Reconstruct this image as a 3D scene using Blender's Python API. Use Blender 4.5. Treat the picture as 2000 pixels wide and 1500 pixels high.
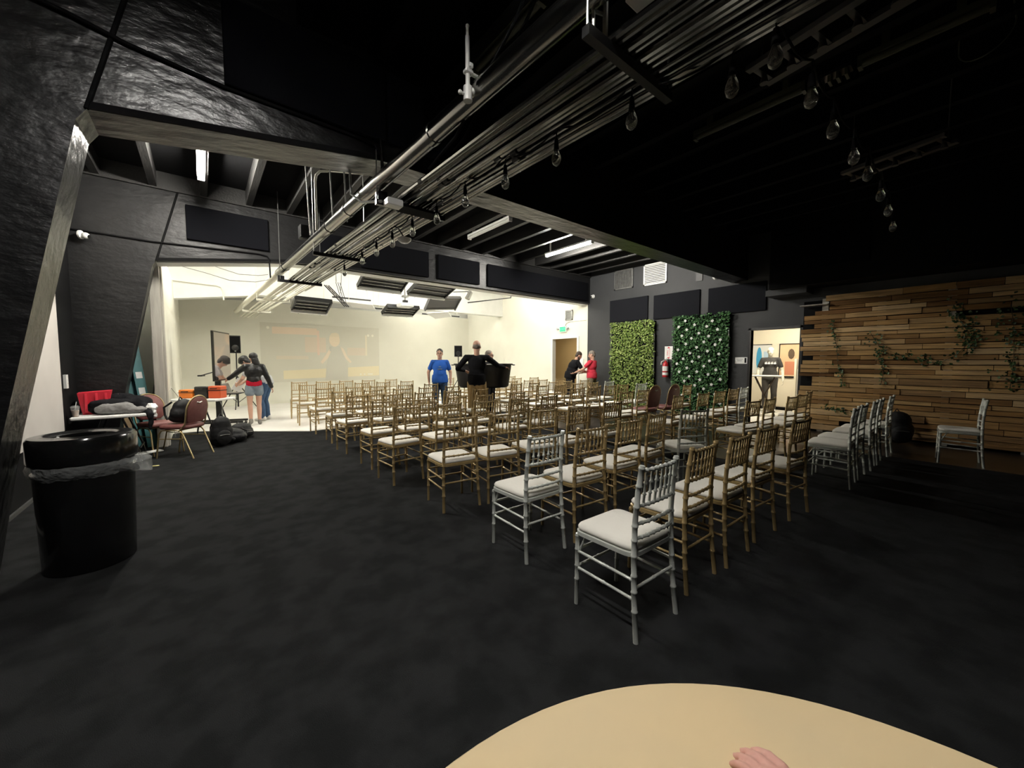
import bpy, math, random
from mathutils import Vector, Matrix, Euler
PI = math.pi
rnd = random.Random(7)
SC = bpy.context.scene
COL = SC.collection
for _o in list(bpy.data.objects):
    bpy.data.objects.remove(_o, do_unlink=True)

# ---------------------------------------------------------------- camera, world, exposure
cam_data = bpy.data.cameras.new('camera')
cam = bpy.data.objects.new('camera', cam_data)
COL.objects.link(cam)
cam_data.sensor_width = 36.0
cam_data.lens = 751.0 / 2000.0 * 36.0
cam_data.clip_start = 0.02
cam.location = (0, 0, 1.44)
cam.rotation_euler = (PI / 2 - math.atan(45 / 751.0), 0, -math.radians(38.8))
SC.camera = cam
world = bpy.data.worlds.new('world')
SC.world = world
world.use_nodes = True
world.node_tree.nodes['Background'].inputs[0].default_value = (0.5, 0.55, 0.6, 1)
world.node_tree.nodes['Background'].inputs[1].default_value = 0.0
SC.view_settings.view_transform = 'Standard'
SC.view_settings.look = 'None'
SC.view_settings.gamma = 1.0
SC.view_settings.exposure = 1.4
STRIP = 215.0          # emission of a lit ceiling tube
WHITE_STRIP = 56.0    # tubes over the white stage
NEAR_STRIP = 120.0

# ---------------------------------------------------------------- materials
MATS = {}
def mat(name, col, rough=0.6, metal=0.0, spec=0.5, col2=None, vscale=6.0, vdetail=4.0, vlo=0.35, vhi=0.65,
        bump=0.0, bscale=30.0, bdetail=5.0, stretch=None, emit=None, estr=0.0, alpha=1.0, trans=0.0, coat=0.0, island=None, bdist=0.02):
    if name in MATS:
        return MATS[name]
    m = bpy.data.materials.new(name)
    m.use_nodes = True
    nt = m.node_tree
    p = nt.nodes['Principled BSDF']
    p.inputs['Base Color'].default_value = (*col, 1)
    p.inputs['Roughness'].default_value = rough
    p.inputs['Metallic'].default_value = metal
    p.inputs['Specular IOR Level'].default_value = spec
    p.inputs['Coat Weight'].default_value = coat
    if trans:
        p.inputs['Transmission Weight'].default_value = trans
    if alpha < 1:
        p.inputs['Alpha'].default_value = alpha
    if emit:
        p.inputs['Emission Color'].default_value = (*emit, 1)
        p.inputs['Emission Strength'].default_value = estr
    vec = None
    if col2 or bump or island:
        tc = nt.nodes.new('ShaderNodeTexCoord')
        vec = tc.outputs['Object']
        if stretch:
            mp = nt.nodes.new('ShaderNodeMapping')
            mp.inputs['Scale'].default_value = stretch
            nt.links.new(vec, mp.inputs['Vector'])
            vec = mp.outputs['Vector']
    src = None
    if col2:
        n = nt.nodes.new('ShaderNodeTexNoise')
        n.inputs['Scale'].default_value = vscale
        n.inputs['Detail'].default_value = vdetail
        nt.links.new(vec, n.inputs['Vector'])
        r = nt.nodes.new('ShaderNodeValToRGB')
        r.color_ramp.elements[0].position = vlo
        r.color_ramp.elements[1].position = vhi
        r.color_ramp.elements[0].color = (*col, 1)
        r.color_ramp.elements[1].color = (*col2, 1)
        nt.links.new(n.outputs['Fac'], r.inputs['Fac'])
        src = r.outputs['Color']
    if island:
        g = nt.nodes.new('ShaderNodeNewGeometry')
        r2 = nt.nodes.new('ShaderNodeValToRGB')
        r2.color_ramp.interpolation = 'LINEAR'
        els = r2.color_ramp.elements
        while len(els) < len(island):
            els.new(0.5)
        for i, c in enumerate(island):
            els[i].position = i / (len(island) - 1)
            els[i].color = (*c, 1)
        nt.links.new(g.outputs['Random Per Island'], r2.inputs['Fac'])
        if src is not None:
            mx = nt.nodes.new('ShaderNodeMix')
            mx.data_type = 'RGBA'
            mx.blend_type = 'MULTIPLY'
            mx.inputs['Factor'].default_value = 1.0
            nt.links.new(r2.outputs['Color'], mx.inputs[6])
            nt.links.new(src, mx.inputs[7])
            src = mx.outputs[2]
        else:
            src = r2.outputs['Color']
    if src is not None:
        nt.links.new(src, p.inputs['Base Color'])
    if bump:
        b = nt.nodes.new('ShaderNodeTexNoise')
        b.inputs['Scale'].default_value = bscale
        b.inputs['Detail'].default_value = bdetail
        nt.links.new(vec, b.inputs['Vector'])
        bn = nt.nodes.new('ShaderNodeBump')
        bn.inputs['Strength'].default_value = bump
        bn.inputs['Distance'].default_value = bdist
        nt.links.new(b.outputs['Fac'], bn.inputs['Height'])
        nt.links.new(bn.outputs['Normal'], p.inputs['Normal'])
    MATS[name] = m
    return m

M = {}
M['carpet'] = mat('black_carpet', (0.0120, 0.0125, 0.013), 0.95, spec=0.06, col2=(0.0195, 0.020, 0.021), vscale=5.0, vdetail=8, vlo=0.40, vhi=0.58, bump=0.25, bscale=260, bdetail=2, bdist=0.01)
M['wood_floor'] = mat('dark_floor', (0.020, 0.016, 0.013), 0.28, spec=0.4, col2=(0.035, 0.028, 0.022), vscale=2.0, stretch=(9, 1, 1), bump=0.05, bscale=8)
M['stage_white'] = mat('stage_paint_white', (0.82, 0.80, 0.76), 0.5, spec=0.3, col2=(0.76, 0.74, 0.70), vscale=1.5)
M['cyc_white'] = mat('cove_wall_cream', (0.74, 0.73, 0.64), 0.7, spec=0.2, col2=(0.70, 0.69, 0.60), vscale=1.2)
M['white_wall'] = mat('white_wall_paint', (0.78, 0.78, 0.75), 0.65, spec=0.25, col2=(0.73, 0.73, 0.70), vscale=3)
M['pink_white'] = mat('warm_white_panel', (0.60, 0.57, 0.54), 0.6, spec=0.25, col2=(0.56, 0.53, 0.50), vscale=2)
M['white_trim'] = mat('white_wood_paint', (0.46, 0.44, 0.39), 0.55, spec=0.3, col2=(0.36, 0.34, 0.30), vscale=3, stretch=(8, 8, 0.6), bump=0.1, bscale=14)
M['black_wood'] = mat('black_painted_timber', (0.011, 0.011, 0.0115), 0.31, spec=0.85, bump=0.55, bscale=4.5, bdetail=9, stretch=(1.0, 2.5, 2.0), bdist=0.03)
M['stage_beam'] = mat('stage_beam_paint', (0.009, 0.009, 0.0095), 0.45, spec=0.4, bump=0.45, bscale=4.5, bdetail=9, stretch=(1.0, 2.5, 2.0), bdist=0.03)
M['black_leg'] = mat('black_painted_leg', (0.022, 0.022, 0.023), 0.42, spec=0.55, bump=0.55, bscale=6, bdetail=9, stretch=(2, 2, 1.0), bdist=0.025)
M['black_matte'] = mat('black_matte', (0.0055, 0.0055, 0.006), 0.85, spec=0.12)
M['black_ceiling'] = mat('black_ceiling_paint', (0.005, 0.005, 0.0055), 0.85, spec=0.1, bump=0.1, bscale=12)
M['joist'] = mat('black_joist_paint', (0.019, 0.0185, 0.018), 0.5, spec=0.4, bump=0.2, bscale=8, stretch=(6, 1, 6))
M['grey_wall'] = mat('charcoal_wall_paint', (0.047, 0.0485, 0.051), 0.55, spec=0.25, col2=(0.041, 0.043, 0.045), vscale=2.2, bump=0.08, bscale=40)
M['panel_cloth'] = mat('acoustic_cloth', (0.0038, 0.004, 0.0056), 0.95, spec=0.1, bump=0.1, bscale=300)
M['panel_cloth_grey'] = mat('acoustic_cloth_grey', (0.0115, 0.012, 0.015), 0.95, spec=0.1, bump=0.1, bscale=300)
M['gold'] = mat('gold_chair_paint', (0.46, 0.335, 0.16), 0.32, metal=0.3, spec=0.5, col2=(0.39, 0.28, 0.125), vscale=9)
M['silver'] = mat('silver_chair_paint', (0.68, 0.70, 0.65), 0.34, metal=0.2, spec=0.5, col2=(0.60, 0.62, 0.57), vscale=9)
M['cushion'] = mat('cream_cushion', (0.86, 0.83, 0.76), 0.7, spec=0.2, bump=0.05, bscale=50)
M['dark_plastic'] = mat('black_plastic', (0.012, 0.012, 0.013), 0.32, spec=0.5)
M['black_gloss'] = mat('black_gloss_plastic', (0.008, 0.008, 0.008), 0.16, spec=0.5)
M['black_metal'] = mat('black_metal', (0.014, 0.014, 0.015), 0.35, metal=0.3, spec=0.5)
M['steel'] = mat('galvanised_steel', (0.36, 0.36, 0.35), 0.32, metal=0.8, spec=0.5, col2=(0.28, 0.28, 0.27), vscale=14)
M['dark_steel'] = mat('black_sprayed_pipe', (0.36, 0.355, 0.335), 0.2, metal=1.0)
M['white_pipe'] = mat('white_sprayed_pipe', (0.80, 0.78, 0.68), 0.45, spec=0.4)
M['chrome'] = mat('chrome', (0.75, 0.75, 0.74), 0.15, metal=1.0)
M['white_plastic'] = mat('white_plastic', (0.80, 0.80, 0.78), 0.35, spec=0.5)
M['tube_off'] = mat('unlit_tube_cover', (0.62, 0.62, 0.58), 0.4, spec=0.4)
M['tube_dull'] = mat('unlit_olive_cover', (0.06, 0.062, 0.038), 0.45, spec=0.4)
M['tube_lit'] = mat('lit_tube', (0.9, 0.9, 0.85), 0.5, emit=(1.0, 0.955, 0.86), estr=STRIP)
M['tube_stage'] = mat('lit_stage_tube', (0.9, 0.9, 0.85), 0.5, emit=(1.0, 0.965, 0.86), estr=WHITE_STRIP)
M['tube_near'] = mat('lit_near_tube', (0.9, 0.9, 0.85), 0.5, emit=(1.0, 0.97, 0.92), estr=NEAR_STRIP)
M['glass'] = mat('bulb_glass', (0.9, 0.92, 0.9), 0.05, trans=0.9, spec=0.6)
M['shop_wall'] = mat('shop_cream_wall', (0.80, 0.74, 0.60), 0.6, spec=0.2)

# ---------------------------------------------------------------- mesh helpers
class MB:
    def __init__(s):
        s.v = []; s.f = []
    def add(s, vs, fs):
        o = len(s.v)
        s.v += [tuple(p) for p in vs]
        s.f += [tuple(i + o for i in f) for f in fs]
        return s
    def box(s, x0, y0, z0, x1, y1, z1, mt=None):
        vs = [Vector(p) for p in ((x0,y0,z0),(x1,y0,z0),(x1,y1,z0),(x0,y1,z0),(x0,y0,z1),(x1,y0,z1),(x1,y1,z1),(x0,y1,z1))]
        if mt is not None:
            vs = [mt @ p for p in vs]
        return s.add(vs, [(0,3,2,1),(4,5,6,7),(0,1,5,4),(1,2,6,5),(2,3,7,6),(3,0,4,7)])
    def rbox(s, x0, y0, z0, x1, y1, z1, r=0.01, mt=None):
        # box with chamfered vertical and horizontal edges
        prof = [(r, 0), (0, r)]
        vs = []; fs = []
        def ring(z, ins):
            a, b, c, d = x0 + ins, x1 - ins, y0 + ins, y1 - ins
            q = r
            return [(a+q,c,z),(b-q,c,z),(b,c+q,z),(b,d-q,z),(b-q,d,z),(a+q,d,z),(a,d-q,z),(a,c+q,z)]
        rings = [ring(z0, r), ring(z0 + r, 0), ring(z1 - r, 0), ring(z1, r)]
        for rg in rings:
            vs += rg
        for k in range(3):
            for i in range(8):
                j = (i + 1) % 8
                fs.append((k*8+i, k*8+j, k*8+8+j, k*8+8+i))
        fs.append(tuple(range(7, -1, -1)))
        fs.append(tuple(range(24, 32)))
        vs = [Vector(p) for p in vs]
        if mt is not None:
            vs = [mt @ p for p in vs]
        return s.add(vs, fs)
    def tube(s, pts, r, n=8, cap=True, up=None):
        pts = [Vector(p) for p in pts]
        rs = r if isinstance(r, (list, tuple)) else [r] * len(pts)
        vs = []; fs = []
        prev = None
        for i, p in enumerate(pts):
            if i == 0: d = pts[1] - p
            elif i == len(pts) - 1: d = p - pts[i-1]
            else: d = (pts[i+1] - p).normalized() + (p - pts[i-1]).normalized()
            if d.length < 1e-9: d = Vector((0,0,1))
            d.normalize()
            if prev is None:
                ref = Vector((0,0,1)) if abs(d.z) < 0.9 else Vector((0,1,0))
                a = d.cross(ref).normalized()
            else:
                a = prev - d * prev.dot(d)
                if a.length < 1e-6: a = d.orthogonal()
                a.normalize()
            prev = a
            b = d.cross(a)
            for k in range(n):
                t = 2 * PI * k / n
                vs.append(p + (a * math.cos(t) + b * math.sin(t)) * rs[i])
        for i in range(len(pts) - 1):
            for k in range(n):
                k2 = (k + 1) % n
                fs.append((i*n+k, i*n+k2, i*n+n+k2, i*n+n+k))
        if cap:
            fs.append(tuple(range(n-1, -1, -1)))
            fs.append(tuple(range((len(pts)-1)*n, len(pts)*n)))
        return s.add(vs, fs)
    def lathe(s, prof, n=24, mt=None, cap=True):
        vs = []; fs = []
        for r, z in prof:
            for k in range(n):
                t = 2 * PI * k / n
                vs.append(Vector((r * math.cos(t), r * math.sin(t), z)))
        for i in range(len(prof) - 1):
            for k in range(n):
                k2 = (k + 1) % n
                fs.append((i*n+k, i*n+k2, i*n+n+k2, i*n+n+k))
        if cap:
            fs.append(tuple(range(n-1, -1, -1)))
            fs.append(tuple(range((len(prof)-1)*n, len(prof)*n)))
        if mt is not None:
            vs = [mt @ p for p in vs]
        return s.add(vs, fs)
    def ell(s, c, r, n=12, m=8, mt=None):
        vs = []; fs = []
        r = r if isinstance(r, (tuple, list)) else (r, r, r)
        for i in range(m + 1):
            ph = -PI/2 + PI * i / m
            cr = max(math.cos(ph), 1e-3)
            for k in range(n):
                t = 2 * PI * k / n
                p = Vector((r[0]*cr*math.cos(t), r[1]*cr*math.sin(t), r[2]*math.sin(ph)))
                if mt is not None: p = mt @ p
                vs.append(p + Vector(c))
        for i in range(m):
            for k in range(n):
                k2 = (k + 1) % n
                fs.append((i*n+k, i*n+k2, i*n+n+k2, i*n+n+k))
        fs.append(tuple(range(n-1, -1, -1)))
        fs.append(tuple(range(m*n, m*n+n)))
        return s.add(vs, fs)
    def prism(s, poly, h0, h1, axis='y'):
        # poly: 2D points; axis y -> (x,z) polygon extruded in y; z -> (x,y); x -> (y,z)
        n = len(poly)
        def P(p, h):
            return {'y': (p[0], h, p[1]), 'z': (p[0], p[1], h), 'x': (h, p[0], p[1])}[axis]
        vs = [P(p, h0) for p in poly] + [P(p, h1) for p in poly]
        fs = [tuple(range(n)), tuple(range(2*n-1, n-1, -1))]
        for i in range(n):
            j = (i + 1) % n
            fs.append((i, i + n, j + n, j))
        return s.add(vs, fs)
    def mesh(s, name, material=None, smooth=False):
        me = bpy.data.meshes.new(name)
        me.from_pydata(s.v, [], s.f)
        if material is not None:
            me.materials.append(material)
        import bmesh
        bm = bmesh.new(); bm.from_mesh(me)
        bmesh.ops.recalc_face_normals(bm, faces=bm.faces)
        if smooth:
            for f in bm.faces: f.smooth = True
            lim = math.radians(40 if smooth is True else smooth)
            for e in bm.edges:
                if len(e.link_faces) == 2 and e.calc_face_angle(0) > lim:
                    e.smooth = False
        bm.to_mesh(me); bm.free()
        return me
    def build(s, name, material=None, parent=None, smooth=False, loc=None):
        o = bpy.data.objects.new(name, s.mesh(name, material, smooth))
        COL.objects.link(o)
        if parent is not None: o.parent = parent
        if loc is not None: o.location = loc
        return o

def tag(o, label=None, cat=None, group=None, kind=None):
    if label: o['label'] = label
    if cat: o['category'] = cat
    if group: o['group'] = group
    if kind: o['kind'] = kind
    return o
def thing(name, label, cat, loc=(0,0,0), rz=0.0, group=None):
    o = bpy.data.objects.new(name, None)
    o.empty_display_size = 0.1
    COL.objects.link(o)
    o.location = loc; o.rotation_euler = (0, 0, rz)
    return tag(o, label, cat, group)
def struct(name, mb, m, label=None, smooth=False):
    o = mb.build(name, m, None, smooth)
    return tag(o, label, None, None, 'structure')
def kids(o):
    return KIDS.get(o.name, [])
KIDS = {}
def index_kids(root):
    for o in root.children: pass
def copy_tree(o, parent=None):
    c = o.copy()
    COL.objects.link(c)
    c.parent = parent
    for ch in o.children:
        copy_tree(ch, c)
    return c
def text_mesh(body, size, m, name, parent, mt, extrude=0.0008, align='CENTER'):
    cu = bpy.data.curves.new(name, 'FONT')
    cu.body = body; cu.size = size; cu.extrude = extrude
    cu.align_x = align; cu.align_y = 'CENTER'
    tmp = bpy.data.objects.new(name + '_t', cu)
    COL.objects.link(tmp)
    dg = bpy.context.evaluated_depsgraph_get()
    me = bpy.data.meshes.new_from_object(tmp.evaluated_get(dg))
    bpy.data.objects.remove(tmp, do_unlink=True)
    me.transform(mt)
    me.materials.clear(); me.materials.append(m)
    o = bpy.data.objects.new(name, me)
    COL.objects.link(o)
    if parent is not None: o.parent = parent
    return o
# placing lettering on a wall that faces -X (right wall): text runs towards -Y
FACE_NEG_X = Matrix(((0,0,-1,0),(-1,0,0,0),(0,1,0,0),(0,0,0,1)))
def at_wall(x, y, z):
    return Matrix.Translation((x, y, z)) @ FACE_NEG_X

# ================================================================ the room
CEIL = 4.36
WR = 9.84      # right wall
WL = -1.42     # left wall
BACK = 15.5
# floors
struct('floor', MB().box(-1.6, -4.6, -0.1, 10.0, 15.7, 0.0), M['carpet'], 'black carpet with trodden marks across the hall')
struct('floor_stage', MB().prism([(-0.5, 10.04), (-0.05, 10.03), (1.66, 8.68), (9.84, 8.68), (9.84, 15.5), (-0.5, 15.5)], 0.0, 0.012, 'z'), M['stage_white'], 'white painted stage floor')
struct('floor_timber', MB().prism([(8.0, -1.0), (9.84, -1.0), (9.84, 8.0), (5.9, 8.0), (5.9, 2.3), (8.0, 1.6)], 0.0, 0.006, 'z'), M['wood_floor'], 'dark glossy floor along the pallet wall')
# ceiling
struct('ceiling', MB().box(-1.6, -4.6, CEIL, 10.0, 8.3, CEIL + 0.1), M['black_ceiling'], 'black ceiling')
struct('ceiling_stage', MB().box(-1.6, 8.3, CEIL, 10.0, 15.7, CEIL + 0.1), M['white_wall'], 'white ceiling over the stage')

# bent timber frames: leg, haunch and beam in one profile (a, h)
def frame_profile(hb=3.29):
    return [(-1.5, 0.0), (-1.08, 0.0), (-0.93, 0.97), (-0.55, 2.92), (-0.50, 3.00), (1.35, 3.27), (2.2, hb), (9.9, hb), (9.9, CEIL + 0.03), (-1.5, CEIL + 0.03)]
def frame(y0, y1, m, label):
    return struct('beam', MB().prism(frame_profile(), y0, y1, 'y'), m, label)
frame(3.585, 3.945, M['black_wood'], 'black timber bent frame over the middle of the hall')
frame(8.22, 8.58, M['stage_beam'], 'black timber bent frame above the stage opening')
frame(12.85, 13.2, M['white_wall'], 'white painted bent frame above the stage')
frame(-1.4, -1.04, M['black_wood'], 'black timber bent frame behind the camera')
# seams and shadow ledges on the frames
for y in (3.585, 8.22):
    b = MB()
    b.tube([(-0.50, y - 0.004, 3.0), (-0.30, y - 0.004, 3.75), (-0.14, y - 0.004, CEIL)], 0.014, 6)
    struct('trim', b, M['black_matte'], 'dark joint line between leg and beam')
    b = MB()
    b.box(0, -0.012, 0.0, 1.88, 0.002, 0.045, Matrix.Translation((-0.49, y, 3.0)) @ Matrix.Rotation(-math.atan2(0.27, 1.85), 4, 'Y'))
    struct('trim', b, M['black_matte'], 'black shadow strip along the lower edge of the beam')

# side walls
struct('wall_right', MB().box(WR, -4.6, 0, WR + 0.14, 2.55, CEIL).box(WR, 3.48, 0, WR + 0.14, 8.30, CEIL).box(WR, 2.55, 2.14, WR + 0.14, 3.48, CEIL), M['grey_wall'], 'charcoal side wall')
struct('wall_right_stage', MB().box(WR, 8.30, 0, WR + 0.14, 8.73, CEIL).box(WR, 9.89, 0, WR + 0.14, 15.6, CEIL).box(WR, 8.73, 2.22, WR + 0.14, 9.89, CEIL), M['cyc_white'], 'white side wall of the stage')
struct('wall_left', MB().box(WL - 0.14, -4.6, 0, WL, 10.4, CEIL), M['black_matte'], 'black side wall')
struct('trim', MB().box(WL, 3.95, 0.55, WL + 0.02, 7.36, CEIL - 0.02), M['pink_white'], 'white boarding on the side wall behind the first frame')
struct('baseboard_left', MB().box(WL, -1.0, 0, WL + 0.02, 8.2, 0.035), M['steel'], 'pale strip at the foot of the side wall')
struct('wall_front', MB().box(-1.6, -4.7, 0, 10.0, -4.6, CEIL), M['black_matte'], 'wall behind the camera')
# stage cove: left wall, back wall with floor curve
cv = MB()
prof = [(BACK, 3.42)]
for i in range(9):
    t = i / 8 * PI / 2
    prof.append((BACK - 0.55 + 0.55 * math.cos(t), 0.567 - 0.555 * math.sin(t)))
prof = [(BACK, 3.42)] + [(BACK - 0.55 + 0.55 * math.cos(i / 8 * PI / 2), 0.567 - 0.555 * math.sin(i / 8 * PI / 2)) for i in range(9)]
poly = prof + [(BACK - 0.55, 0.0), (BACK + 0.1, 0.0), (BACK + 0.1, 3.42)]
cv.prism(poly, -0.5, 9.84, 'x')
struct('wall_back', cv, M['cyc_white'], 'cream cove wall at the back of the stage', smooth=30)
struct('wall_back_upper', MB().box(-1.6, BACK + 0.35, 0, 10.0, BACK + 0.45, CEIL), M['white_wall'], 'white wall above the cove')
struct('wall_left_stage', MB().box(-0.62, 8.86, 0, -0.50, 15.6, 3.42).box(-1.6, 10.1, 3.2, -1.46, 15.9, CEIL), M['cyc_white'], 'white side wall of the cove')
# white post and lintel at the stage mouth
struct('pillar', MB().rbox(-0.63, 8.6, 0, -0.50, 8.86, 3.12, 0.006).rbox(-0.50, 8.70, 0, -0.475, 8.86, 3.12, 0.004), M['white_trim'], 'white timber post at the edge of the stage')
struct('lintel', MB().prism([(-0.9, 3.0), (-0.55, 2.99), (1.35, 3.28), (2.2, 3.30), (9.84, 3.30), (9.84, CEIL), (-0.9, CEIL)], 8.585, 8.70, 'y'), M['white_wall'], 'white back of the stage beam')
bb = MB()  # added board, reflected stage light under the beam put into its white colour
bb.prism([(-0.70, 2.975), (1.35, 3.262), (2.2, 3.282), (9.84, 3.282), (9.84, 3.27), (2.2, 3.27), (1.35, 3.25), (-0.70, 2.96)], 8.32, 8.60, 'y')
struct('trim', bb, M['white_wall'], 'white board standing in for the lit underside of the stage beam')
# dark alcove behind the leg
struct('wall_alcove', MB().box(-1.5, 10.0, 0, -0.93, 10.1, CEIL), M['black_matte'], 'black wall at the end of the alcove')
# joists
def joist(a, y0, y1, z=4.12, m='joist'):
    struct('beam', MB().box(a - 0.045, y0, z, a + 0.045, y1, CEIL), M[m], 'ceiling joist')
a = -1.1
while a < 9.8:
    joist(a, 3.945, 8.22)
    joist(a, -1.04, 3.585, m='black_ceiling')
    a += 0.61
struct('trim', MB().box(-1.4, 3.945, 4.2, 9.84, 3.99, CEIL).box(-1.4, 8.17, 4.1, 9.84, 8.22, CEIL), M['joist'], 'ledger along the ceiling joists')
# drop soffit and dark shelf over the pallet wall
struct('ceiling_soffit', MB().box(9.2, -4.6, 2.92, 9.84, 2.95, CEIL), M['black_matte'], 'black boxed soffit over the pallet wall')
struct('trim', MB().box(9.35, 2.35, 2.80, 9.84, 3.06, 2.92), M['grey_wall'], 'short ledge under the soffit')

# ---------------------------------------------------------------- doors
# door to the corridor at the stage side
struct('trim', MB().box(WR - 0.03, 8.66, 0, WR + 0.02, 8.735, 2.27).box(WR - 0.03, 9.885, 0, WR + 0.02, 9.96, 2.27).box(WR - 0.03, 8.735, 2.215, WR + 0.02, 9.885, 2.28), M['white_wall'], 'white frame of the stage door')
M['tan_wall'] = mat('tan_corridor_wall', (0.42, 0.31, 0.16), 0.7, spec=0.2)
struct('wall_corridor', MB().box(12.2, 8.0, 0, 12.3, 12.5, 2.6).box(WR + 0.14, 12.4, 0, 12.3, 12.5, 2.6).box(WR + 0.14, 7.9, 0, 12.3, 8.0, 2.6), M['tan_wall'], 'tan wall of the corridor beyond the stage door')
struct('floor_corridor', MB().box(WR, 7.9, -0.06, 12.3, 12.5, 0.0), M['wood_floor'])
struct('ceiling_corridor', MB().box(WR + 0.14, 7.9, 2.6, 12.3, 12.5, 2.65), M['tan_wall'])
# door to the shop
struct('trim', MB().box(WR - 0.012, 3.48, 0, WR + 0.15, 3.53, 2.19).box(WR - 0.012, 2.50, 0, WR + 0.15, 2.55, 2.19).box(WR - 0.012, 2.50, 2.14, WR + 0.15, 3.53, 2.19), M['black_metal'], 'black metal frame of the shop doorway')
struct('wall_shop', MB().box(13.2, 0.5, 0, 13.3, 6.5, 3.0).box(WR + 0.14, 6.4, 0, 13.3, 6.5, 3.0).box(WR + 0.14, 0.5, 0, 13.3, 0.6, 3.0), M['shop_wall'], 'cream wall of the shop beyond the doorway')
struct('ceiling_shop', MB().box(WR + 0.14, 0.5, 3.0, 13.3, 6.5, 3.05), M['shop_wall'])
struct('floor_shop', MB().box(WR, 0.5, -0.06, 13.3, 6.5, 0.001), M['stage_white'], 'pale floor of the shop')
struct('baseboard_shop', MB().box(13.17, 0.6, 0, 13.2, 6.4, 0.09), M['black_matte'], 'dark baseboard in the shop')
t = thing('shop_ceiling_light', 'lit ceiling panel inside the shop beyond the doorway', 'light', (11.6, 3.3, 2.93))
MB().box(-0.3, -0.6, 0.03, 0.3, 0.6, 0.07).build('frame', M['white_plastic'], t)
MB().box(-0.27, -0.57, 0.02, 0.27, 0.57, 0.03).build('diffuser', mat('lit_shop_panel', (0.9,0.9,0.85), 0.5, emit=(1.0, 0.92, 0.74), estr=20.0), t)
t = thing('corridor_ceiling_light', 'lit ceiling panel in the tan corridor', 'light', (11.0, 10.6, 2.53))
MB().box(-0.2, -0.2, 0.03, 0.2, 0.2, 0.07).build('frame', M['white_plastic'], t)
MB().box(-0.17, -0.17, 0.02, 0.17, 0.17, 0.03).build('diffuser', mat('lit_corridor_panel', (0.9,0.9,0.85), 0.5, emit=(1.0, 0.88, 0.66), estr=34.0), t)

# ---------------------------------------------------------------- ceiling strip lights
def strip(a, y0, y1, mt, label, z=4.05, grp=None, w=0.055):
    t = thing('strip_light', label, 'strip light', (a, y0, z), 0, grp)
    L = y1 - y0
    hm = M['white_plastic'] if mt is not M['tube_dull'] else M['tube_dull']
    MB().box(-0.045, 0, 0.035, 0.045, L, 0.075).box(-0.02, 0.15, 0.07, 0.02, 0.2, CEIL - z + 0.01).box(-0.02, L - 0.2, 0.07, 0.02, L - 0.15, CEIL - z + 0.01).build('housing', hm, t)
    b = MB()
    b.tube([(0, 0.03, 0.012), (0, L - 0.03, 0.012)], 0.03, 12)
    b.build('tube', mt, t, smooth=True)
    for yy in (0.0, L - 0.03):
        MB().box(-0.04, yy, -0.022, 0.04, yy + 0.03, 0.05).build('end_cap', hm, t)
    return t
strip(0.085, 5.9, 7.25, M['tube_lit'], 'lit strip light glaring near the wall with sloping leg')
strip(6.8, 5.62, 7.1, M['tube_lit'], 'lit strip light on the ceiling near the charcoal wall')
strip(4.55, 5.70, 7.12, M['tube_off'], 'unlit white strip light between the joists in the middle of the ceiling')
nt_ = strip(0.02, 0.15, 1.45, M['tube_near'], 'lit strip light over the front of the hall, above the frame')
for s_ in (-1, 1):  # unseen skirts and cover added to cut the lamp's sideways light
    MB().box(s_*0.078 - 0.004, 0, -0.064, s_*0.078 + 0.004, 1.3, 0.06).build('added_skirt', M['white_plastic'], nt_)
MB().box(-0.082, 0, 0.06, 0.082, 1.3, 0.068).build('added_skirt_top', M['white_plastic'], nt_)
strip(2.06, 2.2, 3.1, M['tube_dull'], 'unlit strip light above the pipe rack before the near beam', z=4.1)
strip(4.72, 1.26, 2.36, M['tube_dull'], 'unlit strip light nearer the beam over the chairs', z=4.1)
strip(4.74, 0.10, 0.88, M['tube_dull'], 'unlit strip light over the chairs nearer the camera', z=4.1)
for i, (a, y) in enumerate(((0.085, 10.6), (0.085, 9.0), (4.55, 10.6), (6.8, 10.6), (8.6, 9.4), (4.55, 9.0), (7.5, 13.5))):
    strip(a, y, y + 1.35, M['tube_stage'], 'lit strip light on the white stage ceiling', grp='strip lights over the stage')

# ---------------------------------------------------------------- acoustic panels
def panel_x(y0, y1, z0, z1, label, m='panel_cloth_grey', x=WR):
    o = MB().rbox(x - 0.045, y0, z0, x - 0.004, y1, z1, 0.006).build('acoustic_panel', M[m])
    return tag(o, label, 'panel', None)
panel_x(6.11, 7.40, 2.61, 3.27, 'dark acoustic panel on charcoal wall above the light green hedge panel')
panel_x(4.66, 5.93, 2.59, 3.24, 'dark acoustic panel on charcoal wall below the louvred vent, middle of three')
panel_x(3.19, 4.45, 2.57, 3.22, 'dark acoustic panel on charcoal wall above the shop doorway side')
panel_x(1.42, 2.90, 3.22, 3.94, 'black acoustic panel on the soffit above the pallet wall', 'panel_cloth', 9.2)
def panel_y(x0, x1, z0, z1, y, label):
    o = MB().rbox(x0, y - 0.05, z0, x1, y - 0.004, z1, 0.006).build('acoustic_panel', M['panel_cloth'])
    return tag(o, label, 'panel')
panel_y(-0.12, 1.0, 3.40, 3.94, 8.22, 'black acoustic panel on the stage beam left of the pipe rack')
panel_y(1.85, 2.45, 3.36, 3.9, 8.22, 'black acoustic panel on the stage beam just beside the pipe rack')
panel_y(2.62, 4.13, 3.36, 3.92, 8.22, 'black acoustic panel on the stage beam behind the hanging bulbs')
panel_y(4.37, 5.53, 3.36, 3.92, 8.22, 'black acoustic panel on the stage beam below the unlit strip light')
panel_y(5.78, 9.7, 3.36, 3.92, 8.22, 'long black acoustic panel on the stage beam next to the charcoal wall')
panel_y(0.20, 1.38, 3.43, 4.05, 3.585, 'black acoustic panel on the near beam behind the cable')
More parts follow.
